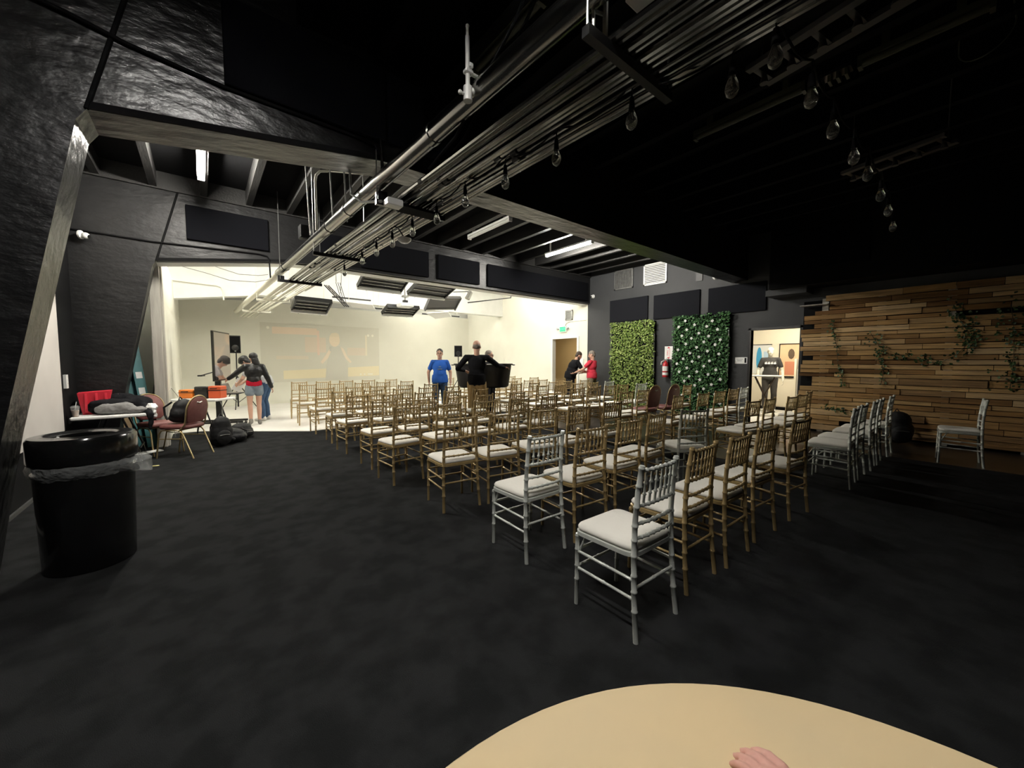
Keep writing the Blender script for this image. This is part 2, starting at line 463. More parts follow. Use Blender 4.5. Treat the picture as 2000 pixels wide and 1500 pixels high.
panel_y(1.40, 2.6, 3.43, 4.05, 3.585, 'black acoustic panel on the near beam beside the pipe rack')

# ================================================================ pipe rack under the ceiling
def TX(y):   # left edge of the rack at depth y (the run is slightly askew)
    return 1.385 - 0.033 * y
rack = thing('pipe_rack', 'long suspended rack of parallel pipes running to the back wall', 'pipe rack', (0, 0, 0))
y_near, y_mid, y_far = -0.9, 8.2, 15.4
def run(off, z, r, n, name, y0=y_near, y1=y_far, m='dark_steel', jog=0.0):
    if y0 < y_mid:
        ye = min(y1, y_mid)
        MB().tube([(TX(y0) + off, y0, z), (TX(ye) + off, ye, z)], r, n).build(name, M[m], rack, smooth=True)
    if y1 > y_mid:
        ys = max(y0, y_mid)
        tag(MB().tube([(TX(ys) + off, ys, z), (TX(y1) + off, y1, z)], r, n).build(name, M['white_pipe'], rack, smooth=True), 'white painted length of ' + name)
run(0.03, 3.04, 0.065, 16, 'duct_pipe')
# duct couplings
for yy in (2.55, 4.35, 5.05, 7.6):
    b = MB()
    b.tube([(TX(yy) + 0.03, yy - 0.03, 3.04), (TX(yy) + 0.03, yy + 0.03, 3.04)], 0.071, 16)
    b.build('coupling', M['dark_steel'], rack, smooth=True)
rnd.seed(11)
offs = [0.14, 0.185, 0.24, 0.285, 0.34, 0.385, 0.43, 0.49, 0.53, 0.575, 0.62]
for i, o in enumerate(offs):
    z = 2.885 + rnd.uniform(-0.006, 0.006)
    r = rnd.choice((0.011, 0.0145, 0.019))
    y1 = y_far if i in (0, 2, 4, 6, 8) else rnd.uniform(8.9, 13.8)
    run(o, z, r, 8, 'conduit', y0=rnd.uniform(-1.4, -0.6), y1=y1)
for i in range(2):
    run(0.26 + i * 0.22, 2.985, 0.012, 8, 'conduit', y0=-0.8, y1=rnd.uniform(8.5, 12))
# flat wireway between the conduits
b = MB()
b.box(TX(4.4) + 0.33, 1.4, 2.905, TX(4.4) + 0.39, 8.0, 2.955)
b.build('wireway', M['steel'], rack)
# couplings on the conduits
for i in range(16):
    o = offs[i % len(offs)]; yy = rnd.choice((2.2, 2.9, 4.6, 4.75, 5.2, 6.3, 6.6, 7.0)) + rnd.uniform(-0.1, 0.1)
    b = MB()
    b.tube([(TX(yy) + o, yy - 0.03, 2.885), (TX(yy) + o, yy + 0.03, 2.885)], 0.021, 8)
    b.build('coupling', M['black_metal'], rack, smooth=True)
# cross rails with hanger rods
for yy, mm in ((1.15, 'black_metal'), (3.48, 'black_metal'), (5.62, 'black_metal'), (7.86, 'black_metal'), (10.6, 'white_pipe'), (13.2, 'white_pipe')):
    x0 = TX(yy) - 0.02
    MB().box(x0, yy - 0.02, 2.825, x0 + 0.68, yy + 0.02, 2.87).build('cross_rail', M[mm], rack)
    for xx in (x0 + 0.012, x0 + 0.665):
        top = CEIL if not (3.3 < yy < 3.9) else 3.3
        MB().tube([(xx, yy, 2.83), (xx, yy, top)], 0.006, 6).build('hanger_rod', M['steel'] if mm != 'white_pipe' else M[mm], rack)
# wide dark plate and junction boxes at the first rail by the beam
MB().box(TX(3.5) + 0.16, 3.30, 2.80, TX(3.5) + 0.52, 3.46, 2.825).build('tray_plate', M['black_matte'], rack)
MB().rbox(TX(3.5) + 0.02, 3.30, 2.79, TX(3.5) + 0.16, 3.40, 2.85, 0.006).build('junction_box', M['white_plastic'], rack)
MB().rbox(TX(3.5) + 0.01, 3.5, 2.88, TX(3.5) + 0.10, 3.58, 2.97, 0.006).build('junction_box', M['black_metal'], rack)
MB().rbox(TX(7.9) - 0.04, 7.88, 2.84, TX(7.9) + 0.06, 7.98, 2.94, 0.006).build('junction_box', M['black_metal'], rack)
# bulky fixture lying on the near end of the rack
tag(MB().rbox(TX(1) + 0.20, 0.62, 3.06, TX(1) + 0.38, 1.12, 3.28, 0.012).build('ballast_box', M['white_plastic'], rack), 'white painted box standing on the pipes')
MB().tube([(TX(1) + 0.12, 1.16, 2.88), (TX(1) + 0.12, 1.16, 3.3), (TX(1) + 0.12, 1.16, CEIL)], 0.012, 6).build('hanger_rod', M['steel'], rack)
b = MB()
for zz in (2.98, 3.12):
    b.tube([(TX(1) + 0.05, 1.17, zz), (TX(1) + 0.14, 1.17, zz + 0.03)], 0.008, 6)
b.tube([(TX(1) + 0.05, 1.17, 2.86), (TX(1) + 0.05, 1.17, 3.16)], 0.008, 6)
b.build('bracket', M['steel'], rack)
# flexible drops around the beam
b = MB()
b.tube([(1.30, 3.57, 3.75), (1.33, 3.55, 3.45), (1.34, 3.52, 3.1), (1.30, 3.5, 2.98), (1.27, 3.5, 2.93)], 0.012, 8)
b.build('flexible_conduit', M['dark_steel'], rack, smooth=True)
b = MB()
pts = [(1.18, 3.97, 3.28), (1.18, 3.95, 3.05), (1.22, 3.75, 2.92), (1.28, 3.42, 2.84)]
b.tube(pts, 0.012, 8)
b.build('flexible_conduit', M['steel'], rack, smooth=True)
# drop pipes behind the near beam
b = MB()
b.tube([(1.14, 5.2, 3.02), (1.14, 5.2, 3.60), (1.15, 5.19, 3.67), (1.19, 5.17, 3.72), (1.27, 5.13, 3.73)], 0.015, 8)
b.tube([(1.27, 5.13, 3.73), (1.75, 4.6, 3.62)], 0.008, 6)
b.build('drop_pipe', M['white_pipe'], rack, smooth=True)
for (xx, yy) in ((1.04, 5.3), (1.22, 4.95), (1.26, 4.55)):
    MB().tube([(xx, yy, CEIL), (xx + 0.05, yy, 2.98)], 0.009, 6).build('drop_rod', M['steel'], rack)
MB().rbox(1.10, 5.95, 3.12, 1.24, 6.1, 3.30, 0.01).build('junction_box', M['black_metal'], rack)

# white hanging pipe with clamps
t = thing('hanging_pipe', 'bright white pipe with clamps hanging beside the pipe rack', 'pipe', (1.262, 1.98, 2.98))
b = MB(); b.tube([(0, 0, 0.0), (0, 0, 0.33)], 0.013, 10); b.build('pipe', M['white_plastic'], t, smooth=True)
b = MB(); b.tube([(0, 0, 0.32), (0, 0, 0.38)], 0.009, 8); b.ell((0, 0, 0.385), 0.012, 8, 6); b.build('pipe_tip', M['white_plastic'], t, smooth=True)
b = MB(); b.tube([(0, 0, -0.03), (0, 0, 0.05)], 0.026, 12); b.ell((0.035, 0, 0.035), 0.024, 10, 6); b.tube([(-0.05, 0, 0.0), (0, 0, 0.0)], 0.008, 6); b.ell((-0.052, 0, 0), 0.013, 8, 6); b.build('clamp', M['white_plastic'], t, smooth=True)
b = MB(); b.rbox(-0.022, -0.02, 0.12, 0.03, 0.02, 0.145, 0.006); b.rbox(0.02, -0.012, 0.125, 0.075, 0.012, 0.14, 0.004); b.rbox(0.004, -0.014, 0.16, 0.034, 0.014, 0.19, 0.005); b.build('collar', M['white_plastic'], t)
# black cables looping over the rack
for k, (dx, lab) in enumerate(((0.0, 'black cable looping over the pipe rack towards the ceiling'), (0.06, 'second black cable beside the looping one'))):
    b = MB()
    b.tube([(1.50 + dx, 1.05, CEIL), (1.46 + dx, 1.35, 3.75), (1.40 + dx, 1.7, 3.30), (1.36 + dx, 2.0, 3.08), (1.37 + dx, 2.3, 2.93), (1.40 + dx, 2.75, 2.90)], 0.010, 8)
    tag(b.build('cable', M['black_matte'], None, smooth=True), lab, 'cable')
# cable along the near beam
b = MB()
b.tube([(-1.38, 3.56, 3.62), (-0.55, 3.56, 3.52), (-0.3, 3.565, 3.47), (0.2, 3.57, 3.42), (1.1, 3.57, 3.40), (1.28, 3.565, 3.38), (1.34, 3.56, 3.30), (1.345, 3.56, 3.05)], 0.013, 8)
tag(b.build('cable_conduit', M['black_matte'], None, smooth=True), 'black conduit running along the near beam face', 'conduit')
b = MB()
b.tube([(-1.40, 8.20, 3.30), (-0.55, 8.20, 3.28), (0.85, 8.20, 3.33), (0.97, 8.19, 3.31), (1.0, 8.17, 3.24), (1.0, 8.1, 2.92)], 0.012, 8)
tag(b.build('cable_conduit', M['black_matte'], None, smooth=True), 'black conduit running along the stage beam face', 'conduit')

M['rack_dark'] = mat('dull_grey_rail', (0.045, 0.043, 0.042), 0.5, spec=0.4)
# ---------------------------------------------------------------- string of bulbs
def bulb(parent, p, lean=(0, 0)):
    x, y, z = p
    s = MB()
    s.tube([(x, y, z + 0.20), (x + lean[0]*0.5, y + lean[1]*0.5, z + 0.13)], 0.004, 6)
    s.tube([(x, y, z + 0.135), (x, y, z + 0.07)], [0.012, 0.017], 10)
    sk = s.build('socket', M['black_matte'], parent, smooth=True)
    g = MB()
    g.lathe([(0.012, 0.075), (0.016, 0.06), (0.028, 0.03), (0.031, 0.008), (0.024, -0.016), (0.010, -0.028), (0.002, -0.03)], 12, Matrix.Translation((x, y, z)))
    g.build('bulb', M['glass'], sk, smooth=True)
    f = MB(); f.tube([(x - 0.006, y, z + 0.06), (x - 0.008, y, z + 0.015), (x + 0.008, y, z + 0.015), (x + 0.006, y, z + 0.06)], 0.0022, 5); f.ell((x, y, z + 0.06), 0.010, 8, 6)
    f.build('filament', M['rack_dark'], sk)
def bulb_string(label, pts, z_top):
    t = thing('string_light', label, 'string light')
    wire = []
    for i, (x, y, z) in enumerate(pts):
        wire.append((x, y, z + 0.2))
        if i < len(pts) - 1:
            x2, y2, z2 = pts[i+1]
            for q in (0.25, 0.5, 0.75):
                wire.append((x + (x2-x)*q, y + (y2-y)*q, z + 0.2 + (z2-z)*q - 0.06 * 4 * q * (1-q)))
    b = MB(); b.tube(wire, 0.006, 6); b.build('wire', M['black_matte'], t, smooth=True)
    for p in pts: bulb(t, p)
bulb_string('string of clear bulbs hanging along the pipe rack', [(1.66, 5.95, 2.70), (1.65, 5.12, 2.70), (1.65, 4.60, 2.70), (1.66, 4.14, 2.70), (1.67, 3.65, 2.70), (1.70, 3.20, 2.70), (1.69, 2.70, 2.70), (1.74, 2.24, 2.70), (1.79, 1.78, 2.70), (1.83, 1.26, 2.70), (1.98, 0.82, 2.70)], 2.9)
bulb_string('string of clear bulbs crossing the dark ceiling away from the pipe rack', [(1.96, 0.64, 2.72), (2.40, 0.62, 2.72), (2.82, 0.62, 2.72), (3.29, 0.61, 2.72), (3.66, 0.60, 2.72), (4.3, 0.62, 2.75), (4.9, 0.65, 2.78), (5.6, 0.7, 2.8)], 2.9)
# metal dish on the ceiling near the first bulb
t = thing('sensor', 'white dome sensor behind the first hanging bulb', 'sensor', (1.78, 4.1, 2.78))
MB().lathe([(0.002, -0.05), (0.04, -0.045), (0.07, -0.02), (0.075, 0.0), (0.02, 0.02)], 16).build('dome', M['white_plastic'], t, smooth=True)
MB().tube([(0, 0, 0.01), (-0.07, 0, 0.10)], 0.008, 6).build('stem', M['black_metal'], t)

# ---------------------------------------------------------------- hanging spotlight frames in the dark part
M['rack_dark'] = mat('dull_grey_rail', (0.045, 0.043, 0.042), 0.5, spec=0.4)
def rack_light(loc, rz, label):
    t = thing('light_rack', label, 'light fixture', loc, rz)
    L = 0.42
    MB().box(-L, -0.16, 0.0, L, -0.10, 0.035).build('side_rail', M['rack_dark'], t)
    MB().box(-L, 0.10, 0.0, L, 0.16, 0.035).build('side_rail', M['rack_dark'], t)
    for i in range(5):
        x = -L + 0.06 + i * 0.185
        b = MB(); b.box(x - 0.02, -0.10, 0.005, x + 0.02, 0.10, 0.03); b.build('cross_bar', M['black_metal'], t)
        b = MB(); b.tube([(x, -0.02, 0.0), (x, -0.02, -0.05)], [0.018, 0.03], 10); b.build('lamp_head', M['rack_dark'], t, smooth=True)
    for x in (-L + 0.03, L - 0.03):
        MB().tube([(x, 0, 0.03), (x, 0, CEIL - loc[2])], 0.005, 6).build('hanger_rod', M['rack_dark'], t)
rack_light((3.30, 0.80, 3.58), 1.4, 'hanging metal fixture frame below the dark ceiling near the camera')
rack_light((5.85, 0.74, 3.58), 1.3, 'hanging metal fixture frame further along the dark ceiling')
# louvre piece between the two unlit strips
t = thing('louvre', 'ribbed louvre between the two unlit strip lights', 'louvre', (4.72, 0.94, 4.05))
for i in range(5):
    MB().box(-0.05, i * 0.062, 0, 0.05, i * 0.062 + 0.022, 0.06).build('slat', M['tube_dull'], t)
MB().box(-0.06, -0.02, 0.06, 0.06, 0.30, 0.09).build('housing', M['black_metal'], t)
# cable loop from the ceiling at the right
b = MB()
loop = [(5.02, 0.30, CEIL), (5.16, 0.30, 4.2)]
for i in range(13):
    q = i / 12 * PI
    loop.append((5.13 + 0.10 * math.cos(q + 0.6) , 0.15 + 0.15 * math.cos(q), 4.10 - 0.17 * math.sin(q)))
loop.append((4.75, 0.05, CEIL))
b.tube(loop, 0.005, 6)
tag(b.build('cable', M['tube_dull'], None, smooth=True), 'thin pale cable loop hanging from the dark ceiling', 'cable')

# ================================================================ ballroom chairs
def ringed(path, r, rings, n=8, bump=1.22, hw=0.0075):
    # path: list of points (polyline); rings: fractions along the length where a bamboo node swells
    P = [Vector(p) for p in path]
    seg = [(P[i+1] - P[i]).length for i in range(len(P) - 1)]
    L = sum(seg)
    ts = set([0.0, L])
    acc = 0
    for s in seg[:-1]:
        acc += s; ts.add(acc)
    for q in rings:
        for d in (-hw, -hw * 0.45, hw * 0.45, hw):
            ts.add(min(max(q * L + d, 0.0), L))
    ts = sorted(ts)
    pts = []; rs = []
    for t in ts:
        u = t
        for i, s in enumerate(seg):
            if u <= s + 1e-9 or i == len(seg) - 1:
                pts.append(P[i].lerp(P[i+1], min(u / s, 1.0))); break
            u -= s
        big = any(abs(t - q * L) < hw * 0.6 for q in rings)
        rs.append(r * bump if big else r)
    o = []; orr = []
    for p, rr in zip(pts, rs):
        if o and (p - o[-1]).length < 1e-6: continue
        o.append(p); orr.append(rr)
    b = MB(); b.tube(o, orr, n)
    return b
def seat_outline(w0, w1, d, k=6, rc=0.07):
    # rounded trapezoid, rear width w0 at y=-d/2, front width w1 at y=d/2
    cs = [(-w0/2, -d/2), (w0/2, -d/2), (w1/2, d/2), (-w1/2, d/2)]
    out = []
    for i in range(4):
        p = Vector(cs[i]); a = (Vector(cs[i-1]) - p).normalized(); c = (Vector(cs[(i+1) % 4]) - p).normalized()
        for j in range(k + 1):
            t = j / k
            q = (p + a * rc) * (1-t)**2 + p * 2 * t * (1-t) + (p + c * rc) * t**2
            out.append((q.x, q.y))
    return out
def layered(outline, layers):
    # layers: (inset, z)
    n = len(outline); vs = []; fs = []
    cx = sum(p[0] for p in outline) / n; cy = sum(p[1] for p in outline) / n
    for ins, z in layers:
        for (x, y) in outline:
            l = math.hypot(x - cx, y - cy)
            k = max(0.0, 1 - ins / l)
            vs.append((cx + (x - cx) * k, cy + (y - cy) * k, z))
    for i in range(len(layers) - 1):
        for k in range(n):
            k2 = (k + 1) % n
            fs.append((i*n+k, i*n+k2, i*n+n+k2, i*n+n+k))
    fs.append(tuple(range(n-1, -1, -1)))
    fs.append(tuple(range((len(layers)-1)*n, len(layers)*n)))
    b = MB(); b.add(vs, fs); return b

def chair_meshes(mt):
    D = {}
    D['seat'] = layered(seat_outline(0.385, 0.42, 0.40), [(0.012, 0.425), (0.0, 0.43), (0.0, 0.452), (0.012, 0.457)]).mesh('seat', mt, True)
    D['cushion'] = layered(seat_outline(0.375, 0.41, 0.39), [(0.012, 0.455), (0.0, 0.463), (-0.002, 0.475), (0.006, 0.487), (0.03, 0.496), (0.08, 0.501), (0.15, 0.502)]).mesh('cushion', M['cushion'], 70)
    legs = []
    for s in (-1, 1):
        legs.append(ringed([(s*0.19, 0.185, 0.0), (s*0.19, 0.18, 0.43)], 0.0125, [0.36, 0.55, 0.78, 0.97]).mesh('leg', mt, 50))
        path = [(s*0.192, -0.225, 0.0), (s*0.184, -0.205, 0.20), (s*0.177, -0.193, 0.44), (s*0.171, -0.193, 0.62), (s*0.166, -0.204, 0.78), (s*0.163, -0.222, 0.915)]
        rb = ringed(path, 0.0145, [0.17, 0.28, 0.37, 0.48, 0.57, 0.65, 0.76, 0.88, 0.985])
        legs.append(rb.mesh('leg', mt, 50))
    D['leg'] = legs
    rails = []
    for z, y, nr in ((0.886, -0.217, 7), (0.70, -0.199, 7), (0.605, -0.194, 6), (0.53, -0.194, 6)):
        x = 0.163 + (0.886 - z) * 0.03
        sag = 0.012
        rails.append(ringed([(-x, y, z), (-x*0.5, y - sag, z), (x*0.5, y - sag, z), (x, y, z)], 0.0095, [(i + 1) / (nr + 1) for i in range(nr)], n=7, bump=1.35).mesh('back_rail', mt, 50))
    D['back_rail'] = rails
    sp = []
    for i in range(6):
        x = -0.163 + 0.326 * (i + 1) / 7
        yo = -0.010 * (1 - abs(x) / 0.163)
        sp.append(ringed([(x, -0.199 + yo, 0.70), (x, -0.217 + yo, 0.886)], 0.0068, [0.30, 0.62], n=6, bump=1.6).mesh('spindle', mt, 50))
    D['spindle'] = sp
    st = []
    for s in (-1, 1):
        for z in (0.225, 0.325):
            st.append(ringed([(s*0.19, 0.18, z), (s*0.184, -0.20, z - 0.01)], 0.0088, [0.04, 0.5, 0.96], n=7).mesh('stretcher', mt, 50))
    for z in (0.235, 0.335):
        st.append(ringed([(-0.19, 0.18, z), (0.19, 0.18, z)], 0.0088, [0.04, 0.5, 0.96], n=7).mesh('stretcher', mt, 50))
    st.append(ringed([(-0.184, -0.20, 0.27), (0.184, -0.20, 0.27)], 0.0088, [0.04, 0.5, 0.96], n=7).mesh('stretcher', mt, 50))
    for s in (-1, 1):
        b = MB(); b.tube([(s*0.187, 0.17, 0.325), (s*0.187, 0.12, 0.43)], 0.007, 6)
        st.append(b.mesh('brace', mt, 50))
    D['stretcher'] = st
    return D
CH = {'gold': chair_meshes(M['gold']), 'silver': chair_meshes(M['silver'])}
def make_chair(kind, label, loc, rz, group):
    t = thing('ballroom_chair', label, 'chair', loc, rz, group)
    D = CH[kind]
    for nm in ('seat', 'cushion', 'leg', 'back_rail', 'spindle', 'stretcher'):
        for me in (D[nm] if isinstance(D[nm], list) else [D[nm]]):
            o = bpy.data.objects.new('brace' if me.name.startswith('brace') else nm, me)
            COL.objects.link(o); o.parent = t
    return t
ORD = ['first', 'second', 'third', 'fourth', 'fifth', 'sixth', 'seventh', 'eighth', 'ninth', 'tenth']
LEFT_A = [1.735, 2.26, 2.81, 3.36, 4.0]
RIGHT_A = [5.63, 6.18, 6.80, 7.36, 8.05]
LEFT_B = [1.10, 2.04, 3.13, 4.26, 5.08, 6.13, 7.18, 8.25, 9.53, 10.70]
RIGHT_B = [0.95, 1.97, 3.0, 4.02, 5.15, 6.15, 7.02, 7.94, 9.15, 10.3]
MEAS = {  # measured (a, b) of the left back post, turn in degrees
 (0,0,0): (1.70,1.09,-1), (0,0,1): (2.30,1.13,0), (0,0,2): (2.82,1.11,0), (0,0,3): (3.39,1.13,-4), (0,0,4): (4.10,1.09,-6),
 (0,1,0): (1.77,2.02,-1), (0,1,1): (2.28,2.02,-4), (0,1,2): (2.85,2.05,-3), (0,1,3): (3.45,2.12,2), (0,1,4): (4.06,2.10,-26),
 (0,2,0): (1.76,3.20,-6), (0,2,1): (2.23,3.13,-9), (0,2,2): (2.77,3.12,-10), (0,2,3): (3.29,3.05,-4), (0,2,4): (3.99,3.08,-3),
 (0,3,0): (1.70,4.28,5), (0,4,0): (1.73,5.10,2), (0,4,1): (2.19,5.08,-6), (0,5,0): (1.72,6.22,5), (0,5,1): (2.24,6.08,6),
 (0,8,0): (1.65,9.53,-5), (0,8,1): (2.27,9.66,-8), (0,9,0): (1.70,10.8,-8),
 (1,0,0): (5.63,0.94,3), (1,0,1): (6.15,0.96,0), (1,0,2): (6.79,0.94,2), (1,0,3): (7.25,0.94,2), (1,0,4): (8.0,0.93,0),
 (1,1,0): (5.63,2.02,-8), (1,1,1): (6.18,1.98,-2), (1,1,2): (6.78,1.88,-5), (1,1,3): (7.36,1.90,-6), (1,1,4): (8.12,1.98,2),
 (1,2,0): (5.56,3.0,4), (1,2,1): (6.27,2.96,-2), (1,2,2): (6.96,3.0,-5), (1,2,3): (7.68,3.06,-6), (1,2,4): (8.2,3.05,0),
 (1,3,0): (5.57,3.97,-6), (1,3,1): (6.14,3.99,0), (1,3,4): (8.10,4.15,0),
 (1,4,0): (5.57,5.11,-10), (1,4,1): (6.18,5.2,-12), (1,4,2): (6.65,5.12,-3), (1,4,3): (7.2,5.2,-8), (1,4,4): (7.9,5.18,-10)}
SILVER = {(0,0,0), (0,1,0), (0,1,4), (1,0,0), (1,0,1), (1,0,2), (1,0,3), (1,0,4), (1,2,4), (1,5,4), (1,4,4)}
for blk in (0, 1):
    for ri in range(10):
        for ci in range(5):
            if (blk, ri, ci) in ((1,3,2), (1,3,3)): continue
            if (blk, ri, ci) in MEAS:
                a, b, ang = MEAS[(blk, ri, ci)]
            else:
                a = (LEFT_A, RIGHT_A)[blk][ci] + rnd.uniform(-0.03, 0.03)
                b = (LEFT_B, RIGHT_B)[blk][ri] + rnd.uniform(-0.04, 0.04)
                ang = rnd.uniform(-4, 3)
            kind = 'silver' if (blk, ri, ci) in SILVER else 'gold'
            rz = math.radians(ang)
            off = Matrix.Rotation(rz, 2) @ Vector((0.165, 0.205))
            z = 0.012 if (b > 8.7) else (0.006 if (blk == 1 and b > 2.2) else 0)
            where = ('silver' if kind == 'silver' else 'gold') + ' chair, ' + ORD[ri] + ' row from the camera, '
            where += ('block before the stage, ' if blk == 0 else 'block beyond the aisle, ')
            where += ('aisle-end seat' if (blk == 0 and ci == 4) or (blk == 1 and ci == 0) else ('outer-end seat' if ci in (0, 4) else ORD[(ci if blk else 4 - ci)] + ' seat from the aisle'))
            if ri == 0 and ci == 0 and blk == 0: where = 'silver chair standing closest to the camera, cream cushion, at the block corner'
            if (blk, ri, ci) == (0,1,0): where = 'silver chair in the second row at the outer end, right behind the closest one'
            if (blk, ri, ci) == (0,1,4): where = 'silver chair turned askew at the aisle end of the second row'
            make_chair(kind, where, (a + off.x, b + off.y, z), rz, 'ballroom chairs set out in rows')
# lone chair by the pallet wall
make_chair('silver', 'pale silver chair standing alone before the pallet wall', (8.27, 0.24, 0.006), math.radians(6), 'ballroom chairs set out in rows')

# ================================================================ banquet chairs
M['vinyl'] = mat('maroon_vinyl', (0.20, 0.075, 0.07), 0.5, spec=0.4, col2=(0.16, 0.055, 0.05), vscale=12)
M['brass'] = mat('gold_tube', (0.48, 0.37, 0.19), 0.3, metal=0.7)
def banquet(label, loc, rz, h=0.90):
    t = thing('banquet_chair', label, 'chair', loc, rz, 'maroon banquet chairs')
    layered(seat_outline(0.40, 0.42, 0.42, rc=0.10), [(0.02, 0.43), (0.0, 0.44), (-0.004, 0.462), (0.004, 0.485), (0.03, 0.495), (0.1, 0.50)]).build('seat', M['vinyl'], t, 70)
    # rounded back, slightly reclined
    rec = Matrix.Translation((0, -0.19, 0.50)) @ Matrix.Rotation(math.radians(10), 4, 'X')
    out = []
    hh = h - 0.50 + 0.01
    for i in range(17):
        q = PI * i / 16
        out.append((0.185 * math.cos(q), hh - 0.19 + 0.19 * math.sin(q)))
    out += [(-0.17, 0.06), (-0.12, 0.02), (0.12, 0.02), (0.17, 0.06)]
    b = MB()
    n = len(out); vs = []; fs = []
    for y, k in ((-0.022, 0.92), (-0.016, 1.0), (0.014, 1.0), (0.03, 0.90)):
        for (x, z) in out:
            vs.append(rec @ Vector((x * k, y, 0.19 + (z - 0.19) * k)))
    for i in range(3):
        for k in range(n):
            k2 = (k + 1) % n
            fs.append((i*n+k, i*n+k2, i*n+n+k2, i*n+n+k))
    fs.append(tuple(range(n-1, -1, -1))); fs.append(tuple(range(3*n, 4*n)))
    b.add(vs, fs)
    b.build('backrest', M['vinyl'], t, 50)
    # tube frame round the back, running down into the seat rail
    b = MB()
    pts = [rec @ Vector((0.197 * math.cos(PI * i / 16), 0, hh - 0.19 + 0.205 * math.sin(PI * i / 16))) for i in range(17)]
    pts = [Vector((0.195, -0.10, 0.40)), rec @ Vector((0.19, 0, 0.0))] + pts + [rec @ Vector((-0.19, 0, 0.0)), Vector((-0.195, -0.10, 0.40))]
    b.tube(pts, 0.0105, 8)
    b.build('back_frame', M['brass'], t, 60)
    hb = MB(); hb.tube([rec @ Vector((-0.045, -0.024, hh - 0.075)), rec @ Vector((0, -0.026, hh - 0.09)), rec @ Vector((0.045, -0.024, hh - 0.075))], 0.009, 8)
    hb.build('hand_hole', M['cushion'], t, 60)
    for s in (-1, 1):
        b = MB(); b.tube([(s*0.195, 0.24, 0.0), (s*0.195, 0.19, 0.36), (s*0.195, 0.15, 0.415), (s*0.195, 0.0, 0.42)], 0.0105, 8); b.build('leg', M['brass'], t, 60)
        b = MB(); b.tube([(s*0.195, -0.30, 0.0), (s*0.195, -0.16, 0.36), (s*0.195, -0.12, 0.41), (s*0.195, 0.0, 0.42)], 0.0105, 8); b.build('leg', M['brass'], t, 60)
        b = MB(); b.tube([(s*0.195, 0.20, 0.29), (s*0.195, -0.187, 0.29)], 0.008, 8); b.build('stretcher', M['brass'], t, 60)
    b = MB(); b.tube([(-0.195, 0.12, 0.415), (0.195, 0.12, 0.415)], 0.009, 8); b.tube([(-0.195, -0.10, 0.415), (0.195, -0.10, 0.415)], 0.009, 8); b.build('seat_rail', M['brass'], t, 60)
    return t
banquet('maroon banquet chair among the gold chairs, hedge panel behind, nearer the stage', (6.93, 4.36, 0.006), math.radians(-4), 0.94)
banquet('maroon banquet chair among the gold chairs, before the white-flowered hedge panel', (7.60, 4.32, 0.006), math.radians(-4), 0.94)
banquet('maroon banquet chair with a black backpack on its seat', (-0.27, 7.66, 0), math.radians(52))
banquet('maroon banquet chair facing the loaded chair, by the white post', (-0.57, 8.12, 0), math.radians(210))

# ================================================================ studio fixtures over the stage
def fixture(label, corners, dark=True, tubes=4, rim=True, sticker=False):
    P = [Vector(p) for p in corners]         # near left, near right, far right, far left (lower face)
    c = sum(P, Vector()) / 4
    t = thing('studio_light', label, 'studio light', c, 0, 'studio lights hung over the stage')
    X = ((P[1] - P[0]) + (P[2] - P[3])).normalized()
    Yv = ((P[3] - P[0]) + (P[2] - P[1])); Yv = (Yv - X * Yv.dot(X)).normalized()
    N = X.cross(Yv).normalized()
    if N.z < 0: N = -N
    w = ((P[1] - P[0]).length + (P[2] - P[3]).length) / 2
    d = ((P[3] - P[0]).length + (P[2] - P[1]).length) / 2
    R = Matrix((X, Yv, N)).transposed().to_4x4()
    w2, d2 = w / 2, d / 2
    b = MB()
    b.box(-w2, -d2, 0.03, w2, d2, 0.09, R)
    b.box(-w2, -d2, -0.01, -w2 + 0.03, d2, 0.03, R).box(w2 - 0.03, -d2, -0.01, w2, d2, 0.03, R)
    b.box(-w2, -d2, -0.01, w2, -d2 + 0.03, 0.03, R)
    b.build('housing', M['black_metal'], t)
    for i in range(tubes):
        y = -d2 + 0.06 + (d - 0.12) * i / max(tubes - 1, 1)
        b = MB(); b.tube([R @ Vector((-w2 + 0.06, y, 0.015)), R @ Vector((w2 - 0.06, y, 0.015))], 0.012, 8)
        b.build('lamp_tube', M['dark_steel'], t, 60)
    if rim:
        b = MB(); b.box(-w2, d2 - 0.03, -0.05, w2, d2 + 0.01, 0.05, R); b.build('rim', M['white_plastic'], t)
        for x in (-w2 * 0.6, w2 * 0.6):
            b = MB(); b.box(x - 0.01, d2 + 0.01, -0.055, x + 0.01, d2 + 0.018, 0.055, R); b.build('clip', M['black_metal'], t)
    if sticker:
        tag(MB().box(-w2 + 0.10, -d2 - 0.006, 0.035, -w2 + 0.34, -d2 - 0.001, 0.085, R).build('sticker', mat('yellow_sticker', (0.75, 0.60, 0.03), 0.5), t), 'yellow sticker')
    for x in (-w2 * 0.7, w2 * 0.7):
        p = R @ Vector((x, 0, 0.09))
        b = MB(); b.tube([p, (p.x, p.y, CEIL - c.z)], 0.008, 6); b.build('hanger_rod', M['white_pipe'], t)
    return t
fixture('black studio light tilted over the stage behind the pipe rack end', [(1.60, 10.0, 2.85), (2.36, 10.0, 2.82), (2.62, 10.5, 2.64), (1.78, 10.5, 2.64)])
fixture('black studio light panel tucked under the stage beam, white rim', [(2.82, 9.2, 3.46), (3.95, 9.2, 3.46), (4.29, 9.7, 3.23), (3.17, 9.7, 3.25)], tubes=5)
fixture('black studio light with tilted lid under the stage beam, beside the projector', [(4.06, 9.2, 3.46), (5.17, 9.2, 3.43), (5.79, 9.8, 3.26), (4.64, 9.8, 3.25)])
